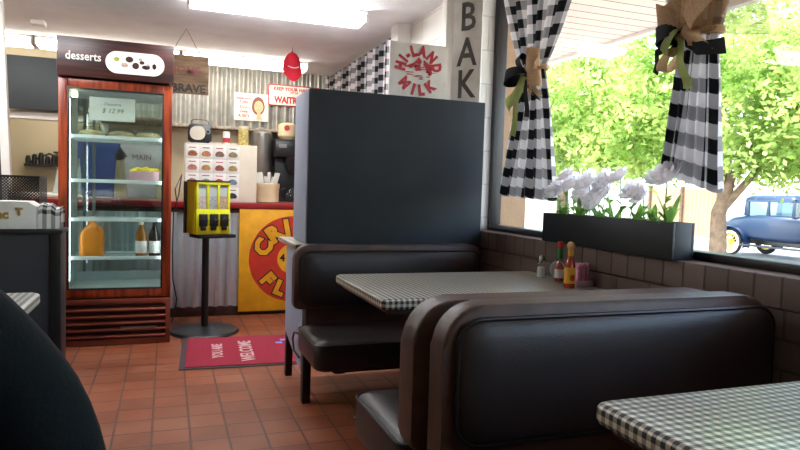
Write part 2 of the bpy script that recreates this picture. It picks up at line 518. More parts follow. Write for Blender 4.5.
# ================================================================== STRUCTURE
WX = 1.75      # inner face of the window wall
CZ = 2.42
BY = 7.2       # back wall
XL, YR = -3.2, -2.6
OUT = 2.0
struct(MB().box(XL, WX, YR, 9.0, -.12, 0).build('floor', 'tile'))
struct(MB().box(XL - .15, OUT, YR - .15, 9.1, CZ, CZ + .12).build('ceiling', 'ceiling'))
struct(MB().box(XL - .15, XL, YR - .15, 9.1, -.12, CZ).build('wall_left', 'beige'))
struct(MB().box(XL, OUT, YR - .15, YR, -.12, CZ).build('wall_front', 'beige'))
struct(MB().box(XL, OUT, 8.95, 9.1, -.12, CZ).build('wall_kitchen', 'beige'))
# back wall, opening x -1.5..-.70, z 1.02..1.73
b = MB(); b.box(-.62, WX, BY, BY + .12, 0, CZ); b.box(XL, -1.52, BY, BY + .12, 0, CZ)
b.box(-1.52, -.62, BY, BY + .12, 0, 1.0); b.box(-1.52, -.62, BY, BY + .12, 1.76, CZ)
struct(b.build('wall_back', 'beige'))
b = MB(); b.box(-1.56, -1.50, BY - .05, BY + .14, .98, 2.36, .004); b.box(-1.50, -.58, BY - .05, BY + .14, 1.735, 1.80, .004)
b.box(-.62, -.56, BY - .04, BY + .14, .98, 1.735, .004); b.box(-1.56, -.56, BY - .07, BY + .14, .97, 1.0, .004)
struct(b.build('trim_1', 'white'))
# window wall
b = MB(); b.box(WX, 1.912, 3.45, 9.1, .925, CZ)
struct(b.build('wall_right', 'white_brick'))
struct(MB().box(WX - .004, WX + .1, 3.449, 3.46, .925, 2.42).build('trim_2', 'white_brick_front'))
struct(MB().box(WX, OUT, YR, -.8, .925, CZ).box(WX, OUT, -.8, 3.45, 2.36, CZ).build('wall_window_header', 'white_brick'))
struct(MB().box(WX, OUT, YR, 9.1, -.12, .822).build('wall_window_lower', 'brick'))
struct(MB().box(WX - .006, OUT + .03, YR, 3.45, .826, .925, .006).box(WX, OUT, 3.45, 9.1, .822, .925).build('wall_window_ledge', 'soldier'))
# window: frame + pane
FX = 1.86
b = MB()
b.box(FX - .02, FX + .05, -.8, 3.45, .925, .957, .004)
b.box(FX - .02, FX + .05, -.8, 3.45, 2.32, 2.36, .004)
b.box(FX - .02, FX + .05, 3.41, 3.45, .957, 2.32, .004)
b.box(FX - .02, FX + .05, -.8, -.75, .957, 2.32, .004)
wf = struct(b.build('window_1', 'frame'))
MB().box(FX + .012, FX + .018, -.75, 3.41, .957, 2.32).build('pane', 'gl', wf)
# outside shell: pier, soffit, ground
struct(MB().box(1.914, 2.105, 3.452, 4.1, .926, 2.418).box(2.0, 2.105, 3.452, 4.1, -.35, .93).build('wall_outside_pier', 'stucco'))
struct(MB().box(OUT, 3.85, -4, 6.6, 2.58, 2.68).build('trim_3', 'soffit'))
struct(MB().box(3.83, 3.9, -4, 6.6, 2.55, 2.75).box(OUT, 3.9, 6.55, 6.62, 2.55, 2.75).build('trim_4', 'white'))
struct(MB().box(OUT, 60, -40, 60, -.5, -.35).build('ground', 'concrete'))

# ================================================================== FURNITURE: booths
def backrest(root, x0, x1, y, z0, z1, r, face, thick=.085, band=.05, rband=None, sz0=None):
    """padded backrest. y = plane of the padded face, face = -1 faces camera, +1 faces away"""
    yb = y - face * thick
    pr = rrect(x0, x1, z0 if sz0 is None else sz0, z1, r, corners=(1, 1, .35, .35))
    o = MB().prism(pr, XZ, min(yb, y), max(yb, y), bev=.012, seg=3).build('backrest', 'vinyl_band', root)
    # pillow
    b = MB(); ix0, ix1, iz0, iz1 = x0 + band, x1 - (band if rband is None else rband), z0 + band * .7, z1 - band
    ri = min(.07, max(.02, r - band * .6))
    outl = rrect(ix0, ix1, iz0, iz1, ri, 8)
    cx, cz = (ix0 + ix1) / 2, (iz0 + iz1) / 2
    prev = None; steps = [(0, 0), (.0, .012), (.008, .02), (.02, .026), (.05, .031), (.10, .034)]
    rings = []
    for ins, h in steps:
        o2 = rrect(ix0 + ins, ix1 - ins, iz0 + ins, iz1 - ins, max(.015, ri - ins * .6), 8)
        rings.append([b.b.verts.new(Vector((a, y + face * h, c))) for a, c in o2])
    for A, B in zip(rings, rings[1:]):
        n = len(A)
        for i in range(n): b.b.faces.new((A[i], A[(i + 1) % n], B[(i + 1) % n], B[i]))
    b.b.faces.new(rings[-1])
    b.build('pad', 'vinyl', root, smooth=80)
    MB().tube([Vector((a, y + face * .012, c)) for a, c in outl], .0065, 8, closed=True).build('piping', 'piping', root)
def seat(root, x0, x1, y0, y1, z0, z1, r=.05):
    b = MB(); rings = []
    for ins, z in ((.015, z0), (.004, z0 + .012), (0, z0 + .04), (0, z1 - .045), (.006, z1 - .028)):
        rings.append((ins, z))
    for ins, z in ((.010, z1 - .022), (.03, z1 - .010), (.07, z1 - .003), (.12, z1)):
        rings.append((ins, z))
    R = []
    for ins, z in rings:
        R.append([b.b.verts.new(Vector((a, c, z))) for a, c in rrect(x0 + ins, x1 - ins, y0 + ins, y1 - ins, max(.012, r - ins * .4), 6)])
    for A, B in zip(R, R[1:]):
        n = len(A)
        for i in range(n): b.b.faces.new((A[i], A[(i + 1) % n], B[(i + 1) % n], B[i]))
    b.b.faces.new(R[-1]); b.b.faces.new(R[0][::-1])
    o = b.build('seat', 'vinyl', root, smooth=60)
    MB().tube([Vector((a, c, z1 - .027)) for a, c in rrect(x0 + .002, x1 - .002, y0 + .002, y1 - .002, r, 6)], .006, 8, closed=True).build('piping', 'piping', o)
    return o
# partition (divider with grey end panel, legs, wood cap, charcoal upper box)
pt = thing('booth_divider', (1.2, 3.55, 0), 'tall charcoal divider with blue grey end panel standing behind the far booth', 'room divider')
MB().box(.705, 1.735, 3.33, 3.345, .83, 1.67, .003).build('front_board', 'charcoal', pt, label='charcoal board facing the tables')
MB().box(.70, 1.735, 3.345, 3.70, .85, 1.668, .003).build('upper_box', 'bluegrey', pt)
MB().prism([(3.33, .18), (3.36, .16), (3.83, .28), (3.83, .82), (3.33, .82)], YZ, .688, .72, .002).build('end_panel', 'bluegrey', pt)
MB().prism([(3.28, 0), (3.335, 0), (3.335, .28), (3.28, .28)], YZ, .688, .732, .002).build('leg', 'black', pt)
MB().prism([(3.80, 0), (3.85, 0), (3.84, .36), (3.79, .36)], YZ, .692, .732, .002).build('leg', 'black', pt)
MB().box(1.70, 1.74, 3.34, 3.39, 0, .3, .002).build('leg', 'black', pt)
MB().box(.72, 1.735, 3.34, 3.37, .26, .84, .002).build('back_panel', 'brownwood', pt, label='brown wood panel')
MB().box(.640, .74, 3.335, 3.86, .822, .845, .004).box(.74, 1.735, 3.36, 3.86, .822, .845, .004).build('cap', 'cap_wood', pt, label='worn wooden cap board')
MB().box(.645, .69, 3.314, 3.334, .79, .846, .004).build('cap_end', 'black', pt)
MB().box(.735, 1.735, 3.80, 3.83, .28, .82, .002).build('rear_panel', 'bluegrey', pt)
# booth A against divider
ba = thing('booth_bench', (1.17, 3.1, 0), 'dark brown vinyl booth bench against the charcoal divider, its seat facing the camera', 'booth bench', 'vinyl booth benches')
backrest(ba, .625, 1.70, 3.24, .515, .852, .075, -1, thick=.068, band=.034, rband=.02)
seat(ba, .658, 1.70, 2.86, 3.31, .285, .435)
MB().box(.70, 1.69, 3.285, 3.325, .26, .54, .002).build('support_board', 'brownwood', ba)
MB().box(.76, 1.66, 2.92, 3.30, .262, .287, .002).build('seat_base', 'black', ba)
MB().tube([(.68, 3.30, .36), (.665, 3.33, .37), (.662, 3.40, .36), (.66, 3.43, .32), (.662, 3.40, .26), (.68, 3.34, .235)], .006).build('bracket', 'black', ba)
for x in (.78, 1.6):
    MB().box(x, x + .05, 2.96, 3.30, .20 if x > 1 else .245, .264, .002).build('bracket', 'black', ba)
MB().box(1.62, 1.68, 2.95, 3.01, 0, .21, .002).build('leg', 'black', ba)
# booth B faces away
bb = thing('booth_bench', (1.2, 1.8, 0), 'brown vinyl booth bench facing the far table, back to back with the nearest bench', 'booth bench', 'vinyl booth benches')
backrest(bb, .620, 1.745, 1.645, .44, .856, .12, 1, thick=.10)
seat(bb, .64, 1.74, 1.675, 2.17, .26, .435)
MB().box(.70, 1.72, 1.73, 2.12, .0, .262, .004).build('base', 'brownwood', bb)
MB().box(.75, 1.72, 1.55, 1.65, .1, .44, .002).build('support_board', 'brownwood', bb)
MB().ball((.629, 2.1, .345), .007, (.5, 1, 1)).build('button', 'chrome', bb)
# booth C faces camera
bc = thing('booth_bench', (1.2, 1.2, 0), 'nearest dark brown vinyl booth bench, backrest padding facing the camera behind the near table', 'booth bench', 'vinyl booth benches')
backrest(bc, .648, 1.746, 1.415, .485, .866, .11, -1, thick=.085, band=.034, rband=.006, sz0=.40)
seat(bc, .61, 1.74, 1.01, 1.40, .26, .435)
MB().box(.70, 1.72, 1.05, 1.38, .0, .262, .004).build('base', 'brownwood', bc)
MB().box(.75, 1.72, 1.425, 1.50, .1, .47, .002).build('support_board', 'brownwood', bc)

def table(label, x0, x1, y0, y1, z, hinge=1):
    t = thing('dining_table', ((x0 + x1) / 2, (y0 + y1) / 2, 0), label, 'table', 'tables under checked oilcloth')
    b = MB(); rings = []
    for ins, zz in ((.02, z - .040), (.004, z - .038), (0, z - .030), (0, z - .010), (.003, z - .004), (.010, z)):
        rings.append([b.b.verts.new(Vector((a, c, zz))) for a, c in rrect(x0 + ins, x1 - ins, y0 + ins, y1 - ins, .028 - ins * .3, 5)])
    for A, B in zip(rings, rings[1:]):
        n = len(A)
        for i in range(n):
            f = b.b.faces.new((A[i], A[(i + 1) % n], B[(i + 1) % n], B[i]))
            f.normal_update()
            nn = f.normal
            f.material_index = 0 if abs(nn.z) > .75 else (1 if abs(nn.y) > abs(nn.x) else 2)
    b.b.faces.new(rings[-1]); b.b.faces.new(rings[0][::-1])
    b.build('oilcloth', ['cloth', 'cloth_side', 'cloth_y'], t)
    MB().box(x0 + .03, x1 - .03, y0 + .03, y1 - .03, z - .058, z - .039).build('tabletop', 'brownwood', t)
    cx = (x0 + x1) / 2 if hinge == 0 else x0 + (x1 - x0) * .62
    cy = (y0 + y1) / 2
    MB().cyl((cx, cy, .03), (cx, cy, z - .055), .032).build('pedestal', 'black', t)
    MB().lathe((cx, cy, 0), [(.22, 0), (.22, .012), (.05, .035), (.0, .036)]).build('foot', 'black', t)
    return t
table('far table under checked oilcloth with sauce bottles and a salt shaker on it', .722, 1.74, 2.11, 2.79, .76)
table('nearest dining table under checked oilcloth, cut off by the photo edge at the lower right', .765, 1.74, .28, .99, .76)
table('small table corner under striped checked cloth in front of the charcoal half wall', -1.5, -.40, 1.78, 2.47, .76, 0)

# things on table one
def shaker(loc):
    t = thing('salt_shaker', loc, 'glass salt shaker with steel cap on the far table', 'salt shaker')
    x, y, z = loc
    MB().lathe(loc, [(.021, 0), (.024, .004), (.022, .03), (.019, .068), (.016, .072)], 10).build('glass_body', 'glb', t)
    MB().lathe((x, y, z + .003), [(.0195, 0), (.020, .02), (.018, .046)], 10).build('salt', 'salt', t)
    MB().lathe((x, y, z + .070), [(.018, 0), (.018, .018), (.015, .028), (.005, .034)], 14).build('cap', 'chrome', t)
shaker((1.66, 2.56, .76))
t = thing('hot_sauce_bottle', (1.60, 2.25, .76), 'red hot sauce bottle with yellow label and round wooden cap', 'sauce bottle')
q45 = Matrix.Rotation(.3, 4, 'Z')
b = MB(); b.lathe((1.60, 2.25, .76), [(.0215, 0), (.023, .006), (.023, .095), (.018, .112), (.0115, .128), (.0105, .15)], 20); b.build('bottle', 'sauce', t)
MB().lathe((1.60, 2.25, .76), [(.0233, .02), (.0236, .022), (.0236, .085), (.0233, .087)], 24).build('label_band', 'sauce_label', t)
MB().lathe((1.60, 2.25, .76), [(.0118, .135), (.0122, .14), (.0122, .165), (.0112, .168)], 16).build('neck_label', 'sauce_label', t, label='yellow neck wrapper')
MB().ball((1.60, 2.25, .938), .017, (1, 1, 1.05), 2).build('cap', 'wood_ball', t)
b = MB(); b.ball((1.597, 2.2266, .805), .012, (1, .1, 1.2), 2); b.build('label_print', 'signred', t)
t = thing('green_sauce_bottle', (1.665, 2.42, .76), 'slim pepper sauce bottle with green neck and red cap behind the hot sauce', 'sauce bottle')
MB().lathe((1.665, 2.42, .76), [(.020, 0), (.0215, .004), (.0215, .07), (.017, .085), (.01, .098), (.0095, .11)], 18).build('bottle', 'glb', t)
MB().lathe((1.665, 2.42, .762), [(.0185, 0), (.0195, .004), (.0195, .066), (.008, .09)], 18).build('sauce', 'sauce', t)
MB().lathe((1.665, 2.42, .76), [(.0125, .105), (.013, .11), (.0125, .15), (.012, .152)], 16).build('neck_sleeve', 'green', t)
MB().lathe((1.665, 2.42, .76), [(.0135, .152), (.0138, .155), (.013, .178), (.011, .181)], 16).build('cap', 'sign_red', t)
MB().lathe((1.665, 2.42, .76), [(.0217, .018), (.0219, .02), (.0219, .055), (.0217, .057)], 18).build('label_band', 'label_white', t)
t = thing('sweetener_caddy', (1.69, 2.30, .76), 'small caddy of pink sweetener packets beside the hot sauce', 'caddy')
MB().box(1.652, 1.738, 2.27, 2.33, .76, .785, .004).build('tray', 'pink_bin', t)
for i in range(9):
    x = 1.663 + i * .0072
    MB().box(x, x + .004, 2.278 + (i % 3) * .004, 2.318 + (i % 2) * .004, .765, .850 + (i % 3) * .004).build('packet', 'pink', t)
t = MB().lathe((1.71, 2.50, .803), [(.040, -.004), (.042, 0), (.040, .004), (.02, .005)], 24, q=Matrix.Rotation(math.radians(78), 3, 'X')).build('round_coaster', 'paper')
tag(t, 'round white paper coaster leaning on the brick wall behind the sauce bottles', 'coaster')

# ledge planter
PX0, PX1, PY0, PY1, PZ0, PZ1 = 1.725, 1.826, 1.815, 2.665, .925, 1.062
pl = thing('window_planter', ((PX0 + PX1) / 2, (PY0 + PY1) / 2, PZ0), 'long black painted wooden planter box on the window ledge', 'planter')
b = MB(); th = .012
b.box(PX0, PX0 + th, PY0, PY1, PZ0, PZ1, .0015); b.box(PX1 - th, PX1, PY0, PY1, PZ0, PZ1, .0015)
b.box(PX0 + th, PX1 - th, PY0, PY0 + th, PZ0, PZ1, .0015); b.box(PX0 + th, PX1 - th, PY1 - th, PY1, PZ0, PZ1, .0015)
b.box(PX0 + th, PX1 - th, PY0 + th, PY1 - th, PZ0, PZ0 + .01)
b.build('box', 'planter', pl)
MB().box(PX0 + th, PX1 - th, PY0 + th, PY1 - th, PZ0 + .01, PZ1 - .03).build('soil', 'brownwood', pl)
def flower_parts(t, x, y, z0, z1, r, lean, rnd):
    top = Vector((x + lean[0], y + lean[1], z1))
    MB().tube([(x, y, z0), (x + lean[0] * .4, y + lean[1] * .4, (z0 + z1) / 2), top], .0025, 6).build('stem', 'leaf_in', t)
    tq = Matrix.Rotation(rnd.uniform(-.4, .3), 3, 'X') @ Matrix.Rotation(-rnd.uniform(.5, 1.1), 3, 'Y')
    b = MB()
    for ring, (n, rr, tilt) in enumerate(((9, r, .15), (8, r * .85, .5), (6, r * .6, .95))):
        for k in range(n):
            a = 2 * PI * k / n + ring * .4 + rnd.uniform(-.15, .15)
            d = Vector((math.cos(a), math.sin(a), 0)); s = Vector((-math.sin(a), math.cos(a), 0))
            def fn(u, v, d=d, s=s, rr=rr, tilt=tilt):
                L = v * rr; wd = rr * .42 * math.sin(PI * min(1, .12 + v * .85)) ** .7
                el = tilt + v * .35
                return top + tq @ (d * L * math.cos(el) + Vector((0, 0, 1)) * (L * math.sin(el) + .15 * rr * (u - .5) ** 2) + s * (u - .5) * 2 * wd)
            b.grid(fn, 3, 4)
    b.build('petals', 'petal', t, smooth=60, fixn=False)
    MB().ball(top + tq @ Vector((0, 0, .004)), r * .12, (1, 1, .7), 1).build('centre', 'bud', t)
    b = MB()
    for k in range(4):
        a = rnd.uniform(0, 6.28); zz = z0 + (z1 - z0) * rnd.uniform(.1, .6); d = Vector((math.cos(a) * .5, math.sin(a), 0)).normalized(); s = Vector((-d.y, d.x, 0)); L = rnd.uniform(.04, .07)
        base = Vector((x + lean[0] * .3, y + lean[1] * .3, zz))
        b.grid(lambda u, v, d=d, s=s, L=L, base=base: base + d * L * v * .8 + Vector((0, 0, L * (v * .9 - .5 * v * v))) + s * (u - .5) * .02 * math.sin(PI * (v * .95 + .03)), 2, 4)
    b.build('leaves', 'leaf_in', t, smooth=60, fixn=False)
rnd = random.Random(3)
fl = [(2.61, .13, .075), (2.52, .16, .07), (2.46, .11, .07), (2.38, .17, .075), (2.31, .12, .085), (2.24, .17, .075), (2.16, .19, .065), (2.12, .13, .07), (2.04, .12, .06), (1.91, .185, .085), (2.57, .20, .06), (2.42, .09, .06), (2.28, .08, .065)]
for i, (y, h, r) in enumerate(fl):
    x = 1.78 + rnd.uniform(-.02, .02)
    t = thing('silk_flower', (x, y, PZ1 - .03), 'white silk flower with green leaves standing in the black window planter', 'flower', 'white flowers in the window planter')
    flower_parts(t, x, y, PZ1 - .03, PZ1 + h - .03, r, (rnd.uniform(-.02, .02), rnd.uniform(-.03, .03)), rnd)
for i, y in enumerate((2.57, 2.44, 2.30, 2.20, 2.06, 1.97, 1.89)):
    b = MB(); x = 1.775
    for k in range(13):
        a = rnd.uniform(0, 6.28); L = rnd.uniform(.07, .15); d = Vector((math.cos(a) * .5, math.sin(a) * .7, 0)); s = Vector((-math.sin(a), math.cos(a), 0)); up = rnd.uniform(.3, 1)
        base = Vector((x, y, PZ1 - .031))
        b.grid(lambda u, v, d=d, s=s, L=L, up=up, base=base: base + d * L * v * (1.1 - up * .5) + Vector((0, 0, L * (up * 1.2 * v + .25 * v - .45 * v * v))) + s * (u - .5) * .022 * math.sin(PI * (v * .95 + .03)), 2, 6)
    o = b.build('leafy_plant', 'leaf_in', None, smooth=60, loc=(x, y, PZ1 - .03), fixn=False)
    tag(o, 'tuft of long green leaves growing from the black window planter', 'plant', 'leafy tufts in the window planter')

# ---------------------------------------------------------------- curtains
def curtain(name_label, x, ytop, ytie, ybot, ztop, ztie, zbot, folds, amp, fw, zslope=0, group=True):
    t = thing('curtain', (x, (ytie[0] + ytie[1]) / 2, zbot), name_label, 'curtain', 'checked cafe curtains')
    def prof(z):
        if z >= ztie:
            f = (z - ztie) / (ztop - ztie); f = f ** .8
            return [a + (b_ - a) * f for a, b_ in zip(ytie, ytop)], .35 + .65 * f
        f = ((ztie - z) / (ztie - zbot)) ** .85
        return [a + (b_ - a) * f for a, b_ in zip(ytie, ybot)], .35 + .65 * f
    b = MB(); b.uvl = b.b.loops.layers.uv.new('UVMap')
    NU, NV = folds * 12, 56
    def fn(u, v):
        z = ztop + (zbot - ztop) * v
        (ya, yb), k = prof(z)
        ph = 2 * PI * folds * u + .8 * math.sin(3 * u + 5 * v)
        wob = .12 * math.sin(ph * 2 + 1)
        zz = z + (zslope * (u - .5) * max(0, v - .4) / .6) + (.012 * math.cos(ph) * max(0, v - .5) * 2)
        return Vector((x + amp * k * (math.sin(ph) + wob), ya + (yb - ya) * u + .3 * (yb - ya) / folds / 6 * math.cos(ph), zz))
    b.grid(fn, NU, NV, lambda u, v: (u * fw, (ztop - zbot) * v * 1.0))
    b.build('cloth', 'check', t, smooth=80, fixn=False)
    return t
def ribbon_loop(b, c, d, n, L, wd, twist=0, mi=0, sag=0):
    """a bow loop from c going along d, width along n"""
    c, d, n = Vector(c), Vector(d).normalized(), Vector(n).normalized(); o = d.cross(n)
    def fn(u, v):
        a = 2 * PI * u
        p = c + d * L * (1 - math.cos(a)) / 2 + o * (.28 * L * math.sin(a)) * (1)
        wv = wd * (.35 + .65 * math.sin(a / 2) ** 1)
        return p + n * (v - .5) * wv + Vector((0, 0, -sag * (1 - math.cos(a)) / 2))
    b.grid(fn, 20, 3, mi=mi)
def ribbon_tail(b, pts, wd, n, mi=0):
    pts = [Vector(p) for p in pts]; n = Vector(n).normalized()
    def fn(u, v):
        f = v * (len(pts) - 1); i = min(int(f), len(pts) - 2); k = f - i
        return pts[i].lerp(pts[i + 1], k) + n * (u - .5) * wd * (.6 + .4 * v) + Vector((.006 * math.sin(9 * v), 0, 0))
    b.grid(fn, 2, 14, mi=mi)

def fan(b, c, a0, a1, R, ruf=.012):
    def fn(u, v):
        a = math.radians(a0 + (a1 - a0) * u); q = .012 + (R - .012) * v * (1 - .12 * math.cos(9 * u))
        return c + Vector((-.012 * v + ruf * v * math.sin(22 * u), q * math.cos(a), q * math.sin(a)))
    b.grid(fn, 36, 8)
c1 = curtain('black and white checked curtain tied with a bow beside the white brick', 1.80, (2.50, 3.29), (2.83, 3.02), (2.66, 3.22), 2.34, 1.80, 1.135, 6, .028, .85, .02)
rn = (0.1, 0, 1)
bow = thing('curtain_bow', (1.76, 2.94, 1.78), 'bow of tan burlap with black and green ribbon tied around the far curtain', 'ribbon bow')
b = MB(); cen = Vector((1.755, 2.93, 1.79))
ribbon_loop(b, cen, (-.1, 1, -.15), (0.2, .1, 1), .17, .075); ribbon_loop(b, cen, (-.1, .45, .8), (0.1, 1, -.3), .10, .06)
ribbon_tail(b, [cen, cen + Vector((-.005, -.03, -.08)), cen + Vector((0, -.12, -.16))], .06, (0, 1, .5))
ribbon_tail(b, [cen, cen + Vector((-.005, -.02, -.1)), cen + Vector((0, -.02, -.24))], .05, (0, 1, .2))
b.b.faces.ensure_lookup_table(); b.build('black_ribbon', 'ribbon_black', bow, smooth=80, fixn=False)
b = MB(); ribbon_tail(b, [cen + Vector((-.004, .02, -.03)), cen + Vector((-.01, .10, -.13)), cen + Vector((-.01, .17, -.17)), cen + Vector((0, .12, -.24))], .10, (0, .7, .8))
ribbon_tail(b, [cen + Vector((-.004, .0, -.03)), cen + Vector((-.01, .06, -.15)), cen + Vector((-.01, .10, -.33))], .06, (0, 1, .3))
b.build('green_ribbon', 'ribbon_green', bow, smooth=80, fixn=False)
b = MB(); ribbon_loop(b, cen + Vector((.004, -.02, .0)), (-.05, -.55, .3), (0, .2, 1), .11, .10); ribbon_loop(b, cen + Vector((.004, -.03, -.01)), (-.05, -.8, -.35), (0, .2, 1), .12, .09)
ribbon_tail(b, [cen + Vector((.004, -.03, .02)), cen + Vector((0, -.06, -.08)), cen + Vector((.01, -.10, -.14))], .1, (0, 1, .2)); fan(b, cen + Vector((-.004, -.01, 0)), 95, 250, .13)
b.build('burlap_loops', 'burlap', bow, smooth=80, fixn=False)
MB().tube([(1.80 + .045 * math.cos(a), 2.925 + .105 * math.sin(a), 1.80) for a in [2 * PI * i / 20 for i in range(20)]], .012, 8, closed=True).build('tie_band', 'burlap', bow)

c2 = curtain('nearer black and white checked curtain tied with a large burlap bow', 1.80, (1.60, 2.12), (1.735, 1.90), (1.675, 1.965), 2.34, 1.72, 1.215, 5, .028, .62, .08)
bow = thing('curtain_bow', (1.76, 1.82, 1.70), 'large bow of tan burlap mesh with black and green ribbon on the nearer curtain', 'ribbon bow')
cen = Vector((1.755, 1.86, 1.765))
b = MB(); ribbon_loop(b, cen, (-.1, .8, -.1), (0.2, .3, 1), .11, .075); ribbon_loop(b, cen, (-.1, .3, -.35), (0.1, 1, -.1), .10, .07)
ribbon_tail(b, [cen + Vector((0, .06, -.02)), cen + Vector((0, .11, -.06)), cen + Vector((0, .125, -.14))], .035, (0, .9, .6))
ribbon_tail(b, [cen + Vector((0, -.02, -.05)), cen + Vector((0, -.08, -.085)), cen + Vector((.0, -.20, -.095))], .06, (0, .2, 1))
b.build('black_ribbon', 'ribbon_black', bow, smooth=80, fixn=False)
b = MB(); ribbon_loop(b, cen + Vector((-.008, 0, 0)), (-.05, .5, -.8), (0, .9, .5), .10, .05); ribbon_tail(b, [cen + Vector((-.01, 0, -.03)), cen + Vector((-.012, -.02, -.12)), cen + Vector((-.005, -.05, -.22))], .045, (0, 1, .1))
b.build('green_ribbon', 'ribbon_green', bow, smooth=80, fixn=False)
b = MB(); ribbon_loop(b, cen + Vector((.004, 0, .02)), (-.05, .8, .35), (0, .2, 1), .13, .11); ribbon_loop(b, cen + Vector((.004, .02, -.06)), (-.05, .5, -.7), (0, .8, .2), .10, .06)
ribbon_loop(b, cen + Vector((.004, -.04, 0)), (-.05, -.9, .9), (0, .7, 1), .17, .12)
ribbon_tail(b, [cen + Vector((0, -.03, .03)), cen + Vector((-.01, -.06, -.03)), cen + Vector((.0, -.09, -.08))], .12, (0, 1, .3)); fan(b, cen + Vector((-.004, 0, 0)), 20, 130, .12)
b.build('burlap_loops', 'burlap', bow, smooth=80, fixn=False)
b = MB()
b.grid(lambda u, v: cen + Vector((.004 + .02 * math.sin(6 * u), -.03 - .34 * v * (1 - .45 * u), -.02 + .36 * v * (u - .22))), 14, 14, lambda u, v: (u * 1.6, v * 2.2))
b.build('burlap_net', 'net', bow, smooth=80, fixn=False)
MB().tube([(1.80 + .045 * math.cos(a), 1.82 + .095 * math.sin(a), 1.745) for a in [2 * PI * i / 20 for i in range(20)]], .012, 8, closed=True).build('tie_band', 'burlap', bow)
# far curtain along the wall
t = thing('curtain', (1.70, 6.0, .9), 'wide black and white checked curtain on the right wall beyond the charcoal divider', 'curtain', 'checked cafe curtains')
b = MB(); b.uvl = b.b.loops.layers.uv.new('UVMap')
b.grid(lambda u, v: Vector((1.70 + .035 * math.sin(2 * PI * 13 * u), 4.85 + 2.25 * u, 2.36 - 1.3 * v)), 156, 14, lambda u, v: (u * 3.0, v * 1.3))
b.build('cloth', 'check', t, smooth=80, fixn=False)
MB().cyl((1.70, 4.8, 2.37), (1.70, 7.15, 2.37), .012).build('rod', 'black', t)

# ---------------------------------------------------------------- signs near the window wall
post = MB().box(1.66, 1.755, 3.76, 3.84, .92, 2.42, .004).build('trim_5', 'white'); struct(post)
struct(MB().box(1.64, 1.75, 4.62, 4.78, .92, 2.42, .004).build('trim_6', 'white'))
def plate(t, x0, x1, y, z0, z1, m, th=.012, name='panel', bev=.002):
    return MB().box(x0, x1, y, y + th, z0, z1, bev).build(name, m, t)
# HI-LAND MILK
hl = thing('milk_sign', (1.417, 3.606, 1.668), 'square cream metal sign lettered HI-LAND MILK in red, standing on the charcoal divider', 'sign')
MB().box(1.232, 1.602, 3.60, 3.612, 1.668, 2.03, .002).build('panel', 'sign_cream', hl)
def arc_text(b, s, size, c, r, a0, a1, y, top=True, bold=0, ex=.001, sx=1):
    n = len(s)
    for i, ch in enumerate(s):
        a = a0[i] if a1 is None else a0 + (a1 - a0) * i / (n - 1)
        ar = math.radians(a)
        if top:
            o = Vector((c[0] + r * math.cos(ar), y, c[1] + r * math.sin(ar))); up = Vector((math.cos(ar), 0, math.sin(ar))); right = Vector((math.sin(ar), 0, -math.cos(ar)))
        else:
            o = Vector((c[0] + r * math.cos(ar), y, c[1] + r * math.sin(ar))); up = -Vector((math.cos(ar), 0, math.sin(ar))); right = Vector((-math.sin(ar), 0, math.cos(ar)))
        b.text(ch, size, o, right, up, ex, bold, 'CENTER', sx)
b = MB(); arc_text(b, 'HI-LAND', .085, (1.417, 1.868), .090, [170, 147, 130, 108, 80, 46, 13], None, 3.597, True, .006, sx=.78); b.build('lettering', 'sign_red', hl)
b = MB(); arc_text(b, 'MILK', .085, (1.417, 1.874), .150, [224, 255, 279, 308], None, 3.597, False, .006, sx=.85); b.build('lettering', 'sign_red', hl)
b = MB(); rr = random.Random(5)
def poly(b, pts, y, th=.0015):
    b.prism(pts, XZ, y - th, y)
cx, cz = 1.417, 1.875
poly(b, [(cx - .10, cz + .01), (cx - .03, cz + .04), (cx + .0, cz + .075), (cx + .02, cz + .05), (cx + .01, cz + .03), (cx - .02, cz + .035), (cx - .05, cz + .01)], 3.598)
poly(b, [(cx + .03, cz + .06), (cx + .08, cz + .03), (cx + .09, cz + .0), (cx + .05, cz + .005), (cx + .03, cz + .03)], 3.598)
poly(b, [(cx - .03, cz + .03), (cx + .01, cz + .03), (cx + .015, cz - .005), (cx - .02, cz - .01)], 3.598)
for k in range(16):
    x = cx + rr.uniform(-.09, .07); z = cz + rr.uniform(-.06, .02); L = rr.uniform(.02, .06)
    poly(b, [(x, z), (x + L, z + .003), (x + L * .9, z + .007), (x + .005, z + .006)], 3.598)
for k in range(5):
    b.cyl((cx + .07 + rr.uniform(-.02, .02), 3.598, cz - .01 + rr.uniform(-.02, .02)), (cx + .07, 3.5965, cz - .01), .010, n=9)
b.build('farm_scene', 'sign_red', hl)
# BAK sign
BSX = lambda x, y, z: Vector((x, y, z))
bk = thing('bakery_sign', (1.66, 3.5, 1.6), 'narrow upright cream board with grey letters B A K beside the white brick', 'sign')
ang = math.radians(52); rt = Vector((math.cos(ang), -math.sin(ang) * 1, 0)); o0 = Vector((1.590, 3.50, 0)); nrm = Vector((-rt.y, rt.x, 0))
b = MB(); b.prism([(0, 1.668), (.188, 1.668), (.188, 2.40), (0, 2.40)], lambda a, c, d: o0 + rt * a + nrm * d + Vector((0, 0, c)), 0, .012, .002)
b.build('panel', 'sign_cream', bk)
b = MB()
for ch, z in (('B', 2.098), ('A', 1.893), ('K', 1.706)):
    b.text(ch, .232, o0 + rt * .097 - nrm * .002 + Vector((0, 0, z)), rt, (0, 0, 1), .001, .003, 'CENTER', .8)
b.build('lettering', 'grey_letter', bk)

